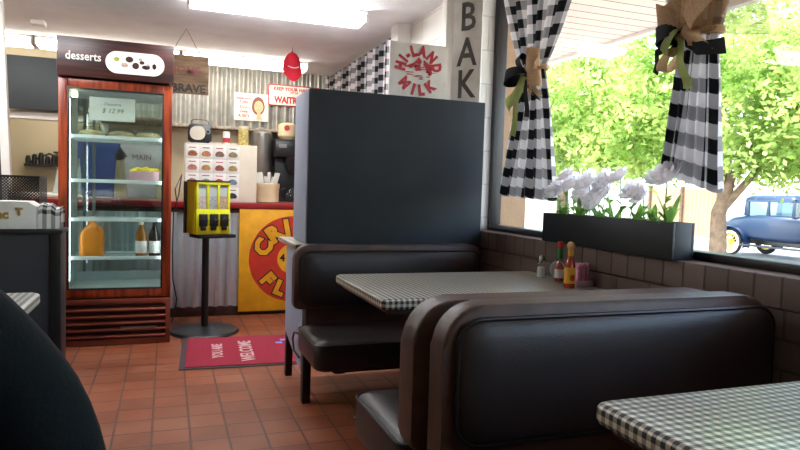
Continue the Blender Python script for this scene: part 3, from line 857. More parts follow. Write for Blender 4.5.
# ================================================================== BACK OF THE ROOM
# fluorescent fixtures
def fixture(x0, y0, label, z1=CZ, wd=.24, L=1.22, h=.08, lm='lamp'):
    t = thing('ceiling_light', (x0 + L / 2, y0 + wd / 2, z1 - h), label, 'ceiling light', 'fluorescent ceiling lights')
    MB().box(x0, x0 + L, y0, y0 + wd, z1 - .02, z1, .002).build('housing', 'lampend', t)
    MB().box(x0 + .015, x0 + L - .015, y0 + .005, y0 + wd - .005, z1 - h, z1 - .02, .02, 3).build('diffuser', lm, t)
    for x in (x0, x0 + L - .015):
        MB().box(x, x + .015, y0, y0 + wd, z1 - h - .003, z1 - .015, .004).build('end_cap', 'lampend', t)
fixture(.12, 4.42, 'fluorescent ceiling light cut by the top edge of the photo')
fixture(.13, 6.50, 'fluorescent ceiling light in front of the corrugated wall, right of the hanging board', lm='lamp_back')
fixture(-1.11, 6.50, 'fluorescent ceiling light just left of the dessert fridge header', lm='lamp_back')
fixture(-2.35, 6.50, 'fluorescent ceiling light at the left edge of the photo', lm='lamp_back')
fixture(-1.6, 7.95, 'unseen ceiling light added to brighten the kitchen', lm='lamp_back')  # no fixture visible in there, added to lift the dark hatch
fixture(-1.9, 3.9, 'unseen ceiling light added over the left side of the room')  # out of view, added for light from the front left
o = MB().box(-1.03, -.93, 5.85, 5.97, CZ - .04, CZ, .008).build('smoke_detector', 'white', None, loc=None)
tag(o, 'small white smoke detector box on the ceiling above the dark menu board', 'smoke detector')
# corrugated cladding
def corr(b, x0, x1, y, z0, z1, per, amp, face=-1):
    n = int((x1 - x0) / per * 10)
    b.grid(lambda u, v: Vector((x0 + (x1 - x0) * u, y + face * amp * .5 * (1 + math.sin(2 * PI * (x1 - x0) * u / per)), z0 + (z1 - z0) * v)), n, 1)
b = MB(); corr(b, -.62, 1.74, BY - .001, 1.77, CZ, .092, .042)
struct(b.build('wall_cladding', 'galv_wall', fixn=False))
# black menu board above the hatch
t = MB().box(-1.48, -.64, 7.09, 7.13, 1.82, 2.33, .004).build('menu_board', 'charcoal')
tag(t, 'blank black chalkboard above the kitchen hatch, left of the dessert fridge', 'chalkboard')
# counter
ct = thing('service_counter', (.4, 5.9, 0), 'service counter with red top and corrugated steel front', 'counter')
b = MB(); b.box(-1.05, 1.74, 5.68, 6.35, .945, .995, .006); b.build('countertop', 'red_lam', ct)
MB().box(-1.02, 1.74, 5.74, 6.3, .08, .945).build('body', 'brownwood', ct)
MB().box(-1.02, 1.74, 5.72, 6.3, 0, .085, .003).build('kick_plate', 'kick', ct)
MB().box(-1.04, 1.74, 5.70, 5.75, .905, .945, .003).build('edge_band', 'kick', ct)
b = MB(); corr(b, -1.02, 1.74, 5.738, .085, .905, .088, .048); b.build('corrugated_front', 'galv', ct, fixn=False)
# painted sign on counter front
cs = thing('painted_sign', (1.15, 5.7, .04), 'yellow painted sign with red disc and yellow lettering on the counter front', 'sign')
MB().box(.605, 1.70, 5.688, 5.700, .035, .943, .002).build('panel', 'signyellow', cs)
DCX, DCZ, DR = 1.075, .50, .385
MB().cyl((DCX, 5.688, DCZ), (DCX, 5.686, DCZ), DR, n=64).build('disc', 'signred', cs)
MB().cyl((DCX, 5.686, DCZ), (DCX, 5.6845, DCZ), .135, n=40).build('centre_disc', 'signyellow', cs)
for nm, mm, yy, bo in (('letter_outline', 'ink', 5.685, .022), ('lettering', 'signyellow', 5.683, .012)):
    b = MB(); arc_text(b, 'CRI', .20, (DCX, DCZ), .215, [158, 127, 101], None, yy, True, bo, .0008); b.build(nm, mm, cs)
    b = MB(); arc_text(b, 'FL', .17, (DCX, DCZ), .34, [220, 247], None, yy, False, bo, .0008); b.build(nm, mm, cs)
b = MB(); b.text('4', .09, (DCX - .09, 5.6835, DCZ - .02), bold=.003); b.build('small_print', 'ink', cs)
# menu card box on the counter
mb = thing('menu_display', (.43, 6.05, .995), 'beige upright box on the counter covered with a grid of menu cards', 'display box')
MB().box(.15, .765, 5.83, 6.15, .995, 1.505, .004).build('box', 'cream', mb)
food = ['#9b5a34', '#b8734a', '#7a5d48', '#8c7a55', '#b06a5c', '#b8864a', '#8a4a38', '#a08a4c', '#a85a48', '#94a06c', '#a0483c', '#6f7f8f', '#b05a44', '#9c8a70', '#5f7fae', '#2f3030']
fm = {}
k = 0
for r in range(4):
    for c in range(4):
        x = .156 + c * .114; z1 = 1.488 - r * .121
        if r == 3 and c == 0: k += 1; MB().box(x, x + .115, 5.824, 5.83, z1 - .05, z1, .001).build('menu_card', 'faded_red', mb, label='faded red card'); continue
        pc = MB().box(x, x + .112, 5.825, 5.83, z1 - .117, z1, .001).build('menu_card', 'white', mb)
        h = food[k]; k += 1
        if h not in fm: fm[h] = mat('food print ' + h[1:], h, .6, var=.45, scale=70)
        b = MB(); b.prism([(x + .015, z1 - .085), (x + .03, z1 - .098), (x + .085, z1 - .098), (x + .098, z1 - .08), (x + .08, z1 - .055), (x + .05, z1 - .048), (x + .025, z1 - .06)], XZ, 5.8235, 5.825); b.build('food_picture', fm[h], pc)
        MB().box(x + .025, x + .085, 5.8238, 5.825, z1 - .028, z1 - .020).build('caption', 'label_red' if k % 2 else 'grey_letter', pc)
# radio
t = thing('retro_radio', (.27, 5.95, 1.505), 'small black retro radio with cream dial and wire handle on top of the display box', 'radio')
MB().prism(rrect(.175, .375, 1.515, 1.675, .03), XZ, 5.90, 5.98, .006).build('body', 'black_plastic', t)
MB().prism(rrect(.19, .32, 1.535, 1.655, .055), XZ, 5.893, 5.90, .002).build('speaker_grille', 'cream', t)
MB().cyl((.342, 5.90, 1.610), (.342, 5.885, 1.610), .022).build('dial', 'steel', t)
MB().cyl((.342, 5.885, 1.610), (.342, 5.883, 1.610), .012).build('dial_knob', 'black_plastic', t)
MB().tube([(.20, 5.94, 1.670), (.205, 5.94, 1.705), (.23, 5.94, 1.715), (.32, 5.94, 1.715), (.345, 5.94, 1.705), (.35, 5.94, 1.670)], .004).build('handle', 'black_plastic', t)
for x in (.20, .33): MB().box(x, x + .02, 5.91, 5.97, 1.505, 1.517).build('foot', 'black_plastic', t)
t = thing('soda_can', (.505, 5.95, 1.505), 'white and pink can standing on the display box', 'can')
MB().lathe((.505, 5.95, 1.505), [(.025, 0), (.031, .008), (.031, .11), (.026, .12), (.024, .118)], 20).build('can', 'white', t)
MB().lathe((.505, 5.95, 1.505), [(.0313, .02), (.0315, .022), (.0315, .06), (.0313, .062)], 20).build('print_band', 'label_red', t)
t = thing('flowered_tin', (.655, 5.95, 1.505), 'tall yellow flowered tin at the right end of the display box', 'tin')
MB().lathe((.655, 5.95, 1.505), [(.044, 0), (.045, .003), (.045, .15), (.044, .155)], 24).build('tin', mat('flowered tin print', '#c9b46a', .5, var=.5, scale=40), t)
MB().lathe((.655, 5.95, 1.660), [(.047, 0), (.047, .018), (.044, .022)], 24).build('lid', 'cream', t)
for i, (x, wd) in enumerate(((.40, .09), (.55, .08))):
    t = MB().lathe((x + .02, 6.06, 1.505), [(wd * .4, 0), (wd * .55, .012), (wd * .6, .02), (wd * .58, .024)], 20).build('white_dish', 'white')
    tag(t, ['white shallow dish between the radio and the can on the display box', 'white shallow dish between the can and the flowered tin'][i], 'dish')
# crock with straws
t = thing('straw_crock', (.875, 5.92, .995), 'tan stoneware crock on the red counter', 'crock')
MB().lathe((.875, 5.92, .995), [(.095, 0), (.105, .008), (.106, .13), (.11, .14), (.11, .175), (.10, .178), (.097, .06), (.0, .05)], 28).build('crock', 'clay', t)
rr = random.Random(2)
for i in range(16):
    a = rr.uniform(0, 6.28); q = rr.uniform(.01, .075)
    p0 = Vector((.875 + q * .8 * math.cos(a), 5.92 + q * .8 * math.sin(a), 1.05)); p1 = p0 + Vector((math.cos(a) * .05 + rr.uniform(-.03, .03), math.sin(a) * .04, .165 + rr.uniform(0, .06)))
    d = (p1 - p0).normalized(); s = Vector((1, 0, 0)); s = (s - d * s.dot(d)).normalized(); n2 = d.cross(s)
    b = MB(); L = (p1 - p0).length
    b.prism([(-.013, 0), (.013, 0), (.013, L), (-.013, L)], lambda A, B, D, p0=p0, s=s, d=d, n2=n2: p0 + s * A + d * B + n2 * D, 0, .004, .001)
    o = b.build('wrapped_straw_packet', 'paper', None, loc=p0)
    tag(o, 'white paper packet standing in the tan crock on the counter', 'paper packet', 'white packets in the crock')
# shelf under cladding, back counter & machines
struct(MB().box(-.62, 1.74, 7.0, BY, 1.735, 1.765, .003).build('trim_7', 'cap_wood'))
bcn = thing('back_counter', (.5, 6.9, 0), 'back work counter behind the service counter', 'counter')
MB().box(-.55, 1.74, 6.75, BY - .002, .87, .91, .003).build('worktop', 'steel', bcn)
MB().box(-.53, 1.74, 6.79, BY - .002, 0, .87).build('body', 'brownwood', bcn)
t = thing('coffee_brewer', (1.2, 6.95, .91), 'black and steel coffee brewing machine behind the counter', 'coffee machine')
MB().box(1.10, 1.44, 6.95, 7.12, .91, 1.66, .01).build('tower', 'black_plastic', t)
MB().box(1.08, 1.44, 6.80, 6.95, 1.46, 1.64, .012).build('brew_head', 'black_plastic', t)
MB().box(1.08, 1.44, 6.78, 6.96, .912, .96, .008).build('warmer', 'steel', t)
MB().lathe((1.27, 6.87, .962), [(.055, 0), (.08, .015), (.085, .06), (.06, .13), (.035, .16), (.04, .17)], 24).build('carafe', 'glb', t)
MB().lathe((1.27, 6.87, 1.31), [(.045, 0), (.075, .10), (.08, .15)], 24).build('filter_basket', 'black_plastic', t)
MB().tube([(1.20, 6.86, 1.13), (1.15, 6.85, 1.11), (1.145, 6.85, 1.02), (1.20, 6.86, .99)], .009).build('carafe_handle', 'black_plastic', t)
MB().box(1.12, 1.20, 6.793, 6.80, 1.56, 1.60).build('switch_panel', 'steel', t)
t = thing('coffee_hopper', (1.24, 7.0, 1.66), 'cream hopper with red print on top of the coffee machine', 'hopper')
MB().lathe((1.24, 7.02, 1.66), [(.07, 0), (.10, .04), (.10, .16), (.06, .18)], 24).build('hopper', 'clay', t)
MB().cyl((1.22, 6.925, 1.78), (1.22, 6.918, 1.78), .03, n=20).build('print', 'label_red', t)
t = thing('steel_urn', (1.0, 6.98, .91), 'tall steel urn left of the coffee machine', 'urn')
MB().lathe((.97, 7.02, .91), [(.11, 0), (.115, .01), (.115, .80), (.09, .83), (.02, .85), (.02, .87)], 28).build('urn', 'steel', t)
MB().cyl((.97, 6.90, 1.05), (.97, 6.86, 1.05), .012).cyl((.97, 6.865, 1.05), (.97, 6.865, 1.01), .008).build('tap', 'black_plastic', t)
t = thing('espresso_grinder', (1.55, 6.98, .91), 'black grinder right of the coffee machine', 'grinder')
MB().box(1.44, 1.64, 6.9, 7.1, .91, 1.45, .015).build('body', 'black_plastic', t)
MB().lathe((1.54, 7.0, 1.45), [(.05, 0), (.085, .12), (.085, .2), (.03, .22)], 20).build('hopper', 'black_plastic', t)
# small things on back counter
for i, (x, hh, m, lb) in enumerate(((.30, .14, 'label_red', 'red tin on the back counter left of the urn'), (.75, .16, 'label_white', 'white canister beside the urn'), (.55, .1, 'clay', 'tan mug on the back counter'))):
    o = MB().lathe((x, 7.0, .91), [(.045, 0), (.05, .005), (.05, hh), (.04, hh + .01)], 20).build('canister', m); tag(o, lb, 'canister')
# wall signs
def wall_sign(name, label, x0, x1, z0, z1, m, y=BY - .045):
    t = thing(name, ((x0 + x1) / 2, y, z0), label, 'sign')
    MB().prism(rrect(x0, x1, z0, z1, .012, 4), XZ, y, y + .012, .001).build('panel', m, t); return t
t = wall_sign('lady_sign', 'small cream sign with a smiling woman and red words on the corrugated wall', .685, 1.05, 1.855, 2.15, 'sign_cream')
b = MB(); y = BY - .0465
for s, z, sz in (('Apparently', 2.085, .038), ('Today', 2.045, .038), ("I Don't", 1.985, .046), ('Give', 1.94, .044), ('A Sh*t', 1.892, .044)):
    b.text(s, sz, (.785, y, z), bold=.001)
b.build('lettering', 'sign_red', t)
MB().prism([(.94 + .068 * math.cos(a) * (1 if math.sin(a) > 0 else 1.05), 2.02 + .10 * math.sin(a)) for a in [2 * PI * i / 24 for i in range(24)]], XZ, y - .0005, y + .0015).build('hair', mat('auburn print', '#7a4630', .6), t)
b = MB(); b.prism([(.945 + .050 * math.cos(a), 2.01 + .068 * math.sin(a)) for a in [2 * PI * i / 24 for i in range(24)]], XZ, y - .002, y); b.prism([(.93, 1.95), (.96, 1.95), (.99, 1.87), (.92, 1.87)], XZ, y - .002, y)
b.build('face', mat('face print', '#d9ab84', .6), t)
b = MB(); 
for x in (.925, .962): b.prism([(x - .008, 2.02), (x, 2.026), (x + .008, 2.02)], XZ, y - .0028, y - .002)
b.prism([(.930, 1.983), (.945, 1.974), (.962, 1.983), (.945, 1.979)], XZ, y - .0028, y - .002); b.build('features', 'sign_red', t)
t = wall_sign('waitress_sign', 'cream sign with a red border reading WAITRESS, partly behind the divider', 1.045, 1.62, 2.04, 2.275, 'sign_red')
MB().prism(rrect(1.058, 1.607, 2.052, 2.263, .012, 4), XZ, BY - .0475, BY - .045).build('face_panel', 'sign_cream', t)
b = MB(); b.text('KEEP YOUR HANDS', .052, (1.3325, BY - .0485, 2.21), bold=.002); b.text('OFF THE', .022, (1.3325, BY - .0485, 2.185), bold=.001); b.text('WAITRESSES', .098, (1.3325, BY - .0485, 2.075), bold=.005, sx=.80)
b.build('lettering', 'sign_red', t)
# hanging BRAVE board
t = thing('hanging_board', (.1, 5.6, 1.89), 'weathered wooden board reading BRAVE hung from the ceiling by string', 'sign')
MB().box(-.10, .325, 5.60, 5.62, 1.89, 2.205, .002).build('board', 'wood_board', t)
b = MB(); b.text('BRAVE', .092, (.30, 5.598, 1.905), align='RIGHT', bold=.003); b.build('lettering', 'ink', t)
b = MB(); b.text('HOME', .09, (.26, 5.598, 2.05), align='RIGHT', bold=.002, ex=.0004); b.build('faded_lettering', 'faded_red', t, label='faded red lettering')
MB().tube([(.02, 5.61, 2.20), (.145, 5.61, CZ), (.265, 5.61, 2.20)], .0025, 5).build('string', 'brownwood', t)
# red cap
t = thing('red_cap', (1.07, 5.9, 2.09), 'red baseball cap hanging from the ceiling beside the light', 'cap')
q = Matrix.Rotation(0, 3, 'X')
b = MB()
def crown(u, v):
    a = 2 * PI * u; r = .086 * math.sin(min(1, v * 1.02) * PI / 2) ** .55
    return Vector((1.07 + r * math.cos(a) * 1.0, 5.88 + r * math.sin(a) * .9, 2.375 - .17 * v ** 1.2))
b.grid(crown, 24, 10); b.build('crown', 'red_cloth', t, smooth=80, fixn=False)
b = MB(); b.grid(lambda u, v: Vector((1.07 + (u - .5) * .165 * (1 - .15 * v ** 3), 5.81 - .015 * v + .10 * (u - .5) ** 2 * 4 * .3, 2.215 - .115 * v * (1 - .5 * (2 * u - 1) ** 2 * v))), 12, 8); b.build('brim', 'red_cloth', t, smooth=80, fixn=False)
MB().ball((1.07, 5.88, 2.378), .009).build('button', 'red_cloth', t)
MB().tube([(1.02, 5.808, 2.235), (1.05, 5.801, 2.222), (1.09, 5.801, 2.222), (1.12, 5.808, 2.235)], .004, 6).build('stitching', 'stitch', t)
MB().cyl((1.07, 5.88, 2.375), (1.07, 5.88, CZ), .003, n=8).build('hook', 'steel', t)

# ---------------------------------------------------------------- dessert fridge
X0, X1, FY0, FY1 = -.685, .035, 4.83, 5.42
fr = thing('dessert_fridge', ((X0 + X1) / 2, (FY0 + FY1) / 2, 0), 'tall cherry wood framed glass door dessert fridge with a lettered header', 'fridge')
hd = MB().box(X0 - .005, X1 + .008, FY0 - .03, FY1, 1.845, 2.105, .003).build('header', 'header', fr)
b = MB(); b.text('desserts', .078, (-.64, FY0 - .033, 1.955), align='LEFT', bold=.0012, sx=.84); b.build('lettering', 'paper', hd)
MB().prism(rrect(-.395, -.02, 1.885, 2.035, .074, 12), XZ, FY0 - .034, FY0 - .03).build('picture_panel', 'white', hd)
def blob(b, x, z, r, sx=1, sz=1, n=14): b.prism([(x + r * sx * math.cos(2 * PI * i / n), z + r * sz * math.sin(2 * PI * i / n)) for i in range(n)], XZ, FY0 - .036, FY0 - .034)
choc = mat('chocolate print', '#3c1d16', .5, var=.5, scale=60); grn = mat('lime print', '#9a9c3c', .5, var=.4, scale=60); frs = mat('frosting print', '#b5a08e', .6, var=.5, scale=90)
b = MB(); blob(b, -.245, 1.985, .025, 1, .8); blob(b, -.165, 1.97, .02, .8, .6); blob(b, -.205, 1.945, .022); blob(b, -.14, 1.94, .02, 1.3, .7); blob(b, -.085, 1.95, .016, .8, 1.2); b.build('chocolate_cakes', choc, hd)
b = MB(); blob(b, -.325, 1.98, .018, 1, .8); blob(b, -.085, 1.955, .008); b.build('lime_tart', grn, hd)
b = MB(); blob(b, -.275, 1.945, .022, 1, .7); blob(b, -.175, 1.99, .012, 1, .8); blob(b, -.125, 1.95, .013, .9, 1.1); b.build('frosted_cakes', frs, hd)
MB().cyl((.022, FY0 - .03, 1.838), (.022, FY0 - .036, 1.838), .009, n=14).build('lock', 'chrome', fr)
# cabinet shell (open, glazed front and back)
b = MB(); b.box(X0, X0 + .035, FY0 + .04, FY1, .30, 1.84, .002); b.box(X1 - .035, X1, FY0 + .04, FY1, .30, 1.84, .002)
b.box(X0 + .035, X1 - .035, FY0 + .04, FY1, 1.78, 1.84); b.box(X0, X1, FY0 + .04, FY1, .30, .37)
b.build('cabinet', 'fridge_brown', fr)
b = MB(); b.box(X0 + .035, X0 + .05, FY0 + .05, FY1 - .01, .37, 1.78); b.box(X1 - .05, X1 - .035, FY0 + .05, FY1 - .01, .37, 1.78); b.box(X0 + .05, X1 - .05, FY0 + .05, FY1 - .01, .37, .385); b.box(X0 + .05, X1 - .05, FY0 + .05, FY1 - .01, 1.765, 1.78)
b.box(X0 + .05, X1 - .05, FY1 - .05, FY1 - .01, .385, .45)
b.build('liner', 'fridge_in', fr)
b = MB()
for x in (X0 + .09, X0 + .155): b.box(x, x + .02, FY1 - .03, FY1 - .01, .385, 1.765)
b.build('rear_post', 'fridge_grey', fr)
MB().box(X0 + .05, X1 - .05, FY1 - .012, FY1 - .006, .45, 1.765).build('rear_pane', 'glf', fr)
# door
dr = MB()
w1 = .058
dr.box(X0, X0 + w1, FY0, FY0 + .04, .335, 1.835, .006); dr.box(X1 - w1, X1, FY0, FY0 + .04, .335, 1.835, .006)
dr.box(X0 + w1, X1 - w1, FY0, FY0 + .04, 1.772, 1.835, .006); dr.box(X0 + w1, X1 - w1, FY0, FY0 + .04, .335, .40, .006)
door = dr.build('door', 'fridge_red', fr)
b = MB(); b.box(X0 + w1 - .004, X0 + w1 + .008, FY0 - .003, FY0 + .03, .395, 1.777, .002); b.box(X1 - w1 - .008, X1 - w1 + .004, FY0 - .003, FY0 + .03, .395, 1.777, .002)
b.box(X0 + w1, X1 - w1, FY0 - .003, FY0 + .03, 1.768, 1.778, .002); b.box(X0 + w1, X1 - w1, FY0 - .003, FY0 + .03, .393, .403, .002); b.build('inner_bead', 'black', door)
MB().box(X0 + w1, X1 - w1, FY0 + .016, FY0 + .021, .40, 1.772).build('pane', 'glf', door)
MB().box(X0, X1, FY0 + .012, FY0 + .59, .02, .30, .004).build('base', 'kick', fr)
b = MB()
for k in range(5):
    z = .055 + k * .047
    b.prism([(FY0 - .022, z), (FY0 + .006, z + .018), (FY0 + .006, z + .026), (FY0 - .022, z + .009)], YZ, X0 + .03, X1 - .03, .001)
b.build('louvre', 'fridge_brown', fr)
b = MB(); b.box(X0, X0 + .03, FY0 - .02, FY0 + .01, .006, .30, .002); b.box(X1 - .03, X1, FY0 - .02, FY0 + .01, .006, .30, .002); b.box(X0, X1, FY0 - .018, FY0 + .01, .29, .325, .002); b.box(X0, X1, FY0 - .018, FY0 + .01, .006, .045); b.build('base_frame', 'fridge_brown', fr)
MB().box(X1 - .33, X1 - .09, FY0 - .022, FY0 - .015, .112, .128, .001).build('badge', 'steel', fr)
for x in (X0 + .03, X1 - .08):
    for y in (FY0 + .03, FY1 - .08): MB().cyl((x + .02, y, 0), (x + .02, y, .025), .02, n=12).build('foot', 'black', fr)
for z in (1.44, 1.135, .865, .595):
    b = MB(); b.box(X0 + .052, X1 - .052, FY0 + .06, FY0 + .075, z, z + .024, .002); b.box(X0 + .052, X1 - .052, FY1 - .07, FY1 - .06, z, z + .012)
    for k in range(30):
        x = X0 + .06 + k * (X1 - X0 - .12) / 29; b.box(x, x + .003, FY0 + .07, FY1 - .06, z + .006, z + .010)
    for k in range(4):
        y = FY0 + .12 + k * .13; b.box(X0 + .052, X1 - .052, y, y + .005, z + .002, z + .007)
    b.build('wire_shelf', 'wire', fr, smooth=None)
MB().box(X0 + .07, X0 + .11, FY0 + .055, FY0 + .085, 1.715, 1.755, .008).build('lamp', 'bulb', fr)
for lx in (X0 + .056, X1 - .066): MB().box(lx, lx + .010, FY0 + .045, FY0 + .058, .45, 1.70, .002).build('added_light_strip', 'strip', fr)  # strips added to brighten the dark fridge interior
# paper sign inside the door
t = thing('price_sign', (-.35, FY0 + .05, 1.57), 'white handwritten price sheet behind the fridge door glass', 'paper sign')
MB().box(-.50, -.21, FY0 + .042, FY0 + .044, 1.565, 1.725).build('sheet', 'paper', t)
b = MB(); b.text('Desserts', .03, (-.355, FY0 + .0412, 1.67), ex=.0003, shear=.3); b.text('$ 12.99', .045, (-.355, FY0 + .0412, 1.62), ex=.0003, shear=.3); b.build('handwriting', 'grey_letter', t)
# pies
SY = 5.05
for i, x in enumerate((-.50, -.31, -.125)):
    t = thing('boxed_pie', (x, SY, 1.454), ['pie under a clear dome, left one on the top fridge shelf', 'pie under a clear dome, middle one on the top fridge shelf', 'pie under a clear dome, right one on the top fridge shelf'][i], 'pie', 'pies on the top fridge shelf')
    MB().lathe((x, SY, 1.454), [(.06, 0), (.085, .022), (.088, .03), (.075, .046), (.04, .054), (.0, .056)], 24).build('crust', 'piecrust', t)
    MB().lathe((x, SY, 1.478), [(.091, 0), (.089, .025), (.07, .05), (.0, .06)], 24).build('dome', 'glb', t)
# lemons in bin
t = thing('fruit_bin', (-.15, 5.0, 1.149), 'pale pink bin on the second fridge shelf', 'bin')
b = MB()
for (x0, x1, y0, y1, z0, z1) in ((-.25, -.05, 4.92, 4.93, 1.15, 1.225), (-.25, -.05, 5.12, 5.13, 1.15, 1.225), (-.25, -.24, 4.93, 5.12, 1.15, 1.225), (-.06, -.05, 4.93, 5.12, 1.15, 1.225), (-.25, -.05, 4.92, 5.13, 1.149, 1.158)): b.box(x0, x1, y0, y1, z0, z1)
b.build('bin', 'pink_bin', t)
proto = None
for i, (x, y, z) in enumerate(((-.22, 4.97, 1.215), (-.165, 4.96, 1.225), (-.11, 4.97, 1.22), (-.08, 5.03, 1.225), (-.14, 5.03, 1.235), (-.20, 5.04, 1.23), (-.17, 5.09, 1.225), (-.10, 5.09, 1.225))):
    if proto is None:
        b = MB(); b.ball((0, 0, 0), .03, (1.25, 1, .95), 2); b.ball((.038, 0, 0), .008); b.ball((-.038, 0, 0), .006); proto = b.build('lemon', 'lemon', None, loc=(0, 0, 0)); o = proto
        tag(o, 'yellow lemon in the pink bin inside the fridge', 'lemon', 'lemons in the fridge bin')
    else: o = dup(proto)
    o.location = (x, y, z); o.rotation_euler = (0, rnd.uniform(-.3, .3), rnd.uniform(0, 3))
# juice jug
t = thing('juice_jug', (-.49, 4.99, .607), 'plastic jug of orange juice on the lowest fridge shelf', 'jug')
b = MB(); R = []
for wx, wy, z in ((.070, .055, 0), (.078, .062, .01), (.078, .062, .14), (.070, .055, .175), (.045, .04, .21), (.024, .024, .235), (.022, .022, .25)):
    R.append([b.b.verts.new(Vector((-.49 + a, 4.99 + c, .607 + z))) for a, c in rrect(-wx, wx, -wy, wy, min(wx, wy) * .5, 5)])
for A, B in zip(R, R[1:]):
    for i in range(len(A)): b.b.faces.new((A[i], A[(i + 1) % len(A)], B[(i + 1) % len(A)], B[i]))
b.b.faces.new(R[0][::-1]); b.b.faces.new(R[-1]); b.build('jug', 'orange_juice', t, smooth=60)
MB().lathe((-.49, 4.99, .857), [(.024, 0), (.024, .022), (.02, .025)], 18).build('cap', 'orange_juice', t)
MB().tube([(-.45, 4.94, .83), (-.425, 4.935, .80), (-.42, 4.935, .75), (-.43, 4.94, .71)], .011, 8).build('handle', 'orange_juice', t)
def bottle(x, y, z, liquid, lb, label, cap):
    t = thing('drink_bottle', (x, y, z), label, 'bottle', 'bottles on the lowest fridge shelf')
    MB().lathe((x, y, z), [(.034, 0), (.040, .01), (.040, .10), (.038, .12), (.040, .14), (.036, .17), (.018, .215), (.014, .235)], 22).build('bottle', liquid, t)
    MB().lathe((x, y, z), [(.0405, .03), (.0412, .032), (.0412, .115), (.0405, .117)], 22).build('label_band', lb, t)
    MB().lathe((x, y, z + .233), [(.0165, 0), (.0165, .018), (.014, .02)], 16).build('cap', cap, t)
bottle(-.165, 4.96, .607, 'tea', 'label_white', 'amber drink bottle with a patterned label on the lowest fridge shelf', 'cream')
bottle(-.075, 4.96, .607, 'cola', 'label_white', 'dark cola bottle beside the amber bottle on the lowest fridge shelf', 'black_plastic')
# shirts behind counter seen through the cooler
def shirt(name, x, m, label, wd=.22):
    t = thing(name, (x, 6.6, 1.1), label, 'shirt')
    pts = [(-wd, .48), (-wd - .1, .33), (-wd - .02, .28), (-wd * .85, .34), (-wd * .8, -.05), (wd * .8, -.05), (wd * .85, .34), (wd + .02, .28), (wd + .1, .33), (wd, .48), (.07, .54), (-.07, .54)]
    MB().prism([(x + a, 1.05 + c) for a, c in pts], XZ, 6.58, 6.62, .012).build('shirt_body', m, t)
    MB().tube([(x, 6.6, 1.60), (x + .01, 6.6, 1.64), (x, 6.6, 1.735)], .004, 6).build('hanger_hook', 'chrome', t)
    return t
shirt('hanging_shirt', -.60, 'blue_cloth', 'blue shirt hanging behind the counter, seen through the fridge', .17)
t = shirt('hanging_shirt', -.22, 'white_cloth', 'white lettered shirt hanging behind the counter, seen through the fridge', .17)
b = MB(); b.text('MAIN', .07, (-.22, 6.567, 1.36)); b.build('lettering', 'grey_letter', t)
struct(MB().box(-.62, -.0, 6.57, 7.0, 1.735, 1.765, .003).build('trim_8', 'cap_wood'))
# black cord by the fridge
t = MB().tube([(.085, 5.6, .99), (.07, 5.55, 1.10), (.12, 5.62, 1.22), (.10, 5.66, 1.05), (.06, 5.62, .9), (.055, 5.60, .6), (.06, 5.55, .35), (.09, 5.5, .2), (.08, 5.48, .1), (.05, 5.45, .012)], .005, 6).build('power_cord', 'black_plastic')
tag(t, 'black power cord hanging down beside the fridge', 'cord')
# ---------------------------------------------------------------- candy machine
cm = thing('candy_machine', (.31, 5.12, 0), 'yellow three column candy vending machine on a black stand', 'vending machine')
MB().lathe((.29, 5.12, 0), [(.255, 0), (.262, .008), (.25, .022), (.12, .032), (.03, .045), (.0, .046)], 40).build('base_disc', 'black', cm)
MB().cyl((.29, 5.12, .04), (.29, 5.12, .73), .026).build('pole', 'black', cm)
MB().box(.195, .50, 5.03, 5.22, .735, .765, .008).build('tray', 'black', cm)
cx0, cx1, cz0, cz1, cyf, cyb = .175, .445, .768, 1.165, 5.03, 5.20
bd = MB(); w_ = (cx1 - cx0 - .07) / 3
bd.box(cx0, cx1, cyf + .05, cyb, cz0, cz1)
bd.box(cx0, cx1, cyf, cyf + .05, cz0, cz0 + .19, .002); bd.box(cx0, cx1, cyf, cyf + .05, cz1 - .02, cz1, .002)
for k in range(4):
    x = cx0 + (.0 if k == 0 else k * (w_ + .0175) + .0)
    x = cx0 + k * (w_ + .0175); bd.box(x, x + .0175, cyf, cyf + .05, cz0 + .19, cz1 - .02, .002)
bd.build('body', 'candy_yellow', cm)
MB().box(cx0 - .004, cx0 + .002, cyf + .03, cyb, cz0, cz1).build('side_shell', 'candy_yellow', cm)
MB().box(cx0 - .006, cx1 + .004, cyf - .004, cyb + .01, cz1, cz1 + .012, .003).build('lid', 'black', cm)
MB().box(cx0 - .02, cx1, cyb, cyb + .03, cz0, cz1).build('back_shell', 'black', cm)
cand = [mat('pale candy', '#b9a9a6', .4, var=.4, scale=110), mat('mixed candy', '#a7a4ac', .4, var=.45, scale=110), mat('tan candy', '#b39a86', .4, var=.4, scale=110)]
for k in range(3):
    x = cx0 + .0175 + k * (w_ + .0175)
    MB().box(x, x + w_, cyf + .012, cyf + .05, cz0 + .19, cz0 + .29).build('candy', cand[k], cm)
    MB().box(x, x + w_, cyf + .014, cyf + .05, cz0 + .29, cz1 - .02).build('column_back', 'fridge_in', cm)
    MB().box(x, x + w_, cyf + .008, cyf + .010, cz0 + .19, cz1 - .02).build('window', 'gl', cm)
    d = MB().box(x + .002, x + w_ - .002, cyf - .025, cyf, cz0 + .06, cz0 + .155, .006).box(x + .015, x + w_ - .015, cyf - .022, cyf, cz0 + .03, cz0 + .062, .004).build('dispenser', 'black_plastic', cm)
    MB().cyl((x + w_ / 2, cyf - .024, cz0 + .11), (x + w_ / 2, cyf - .045, cz0 + .11), .018, n=16).box(x + w_ / 2 - .026, x + w_ / 2 + .026, cyf - .048, cyf - .04, cz0 + .105, cz0 + .115, .002).build('crank', 'black', d)
cm.rotation_euler.z = math.radians(20)
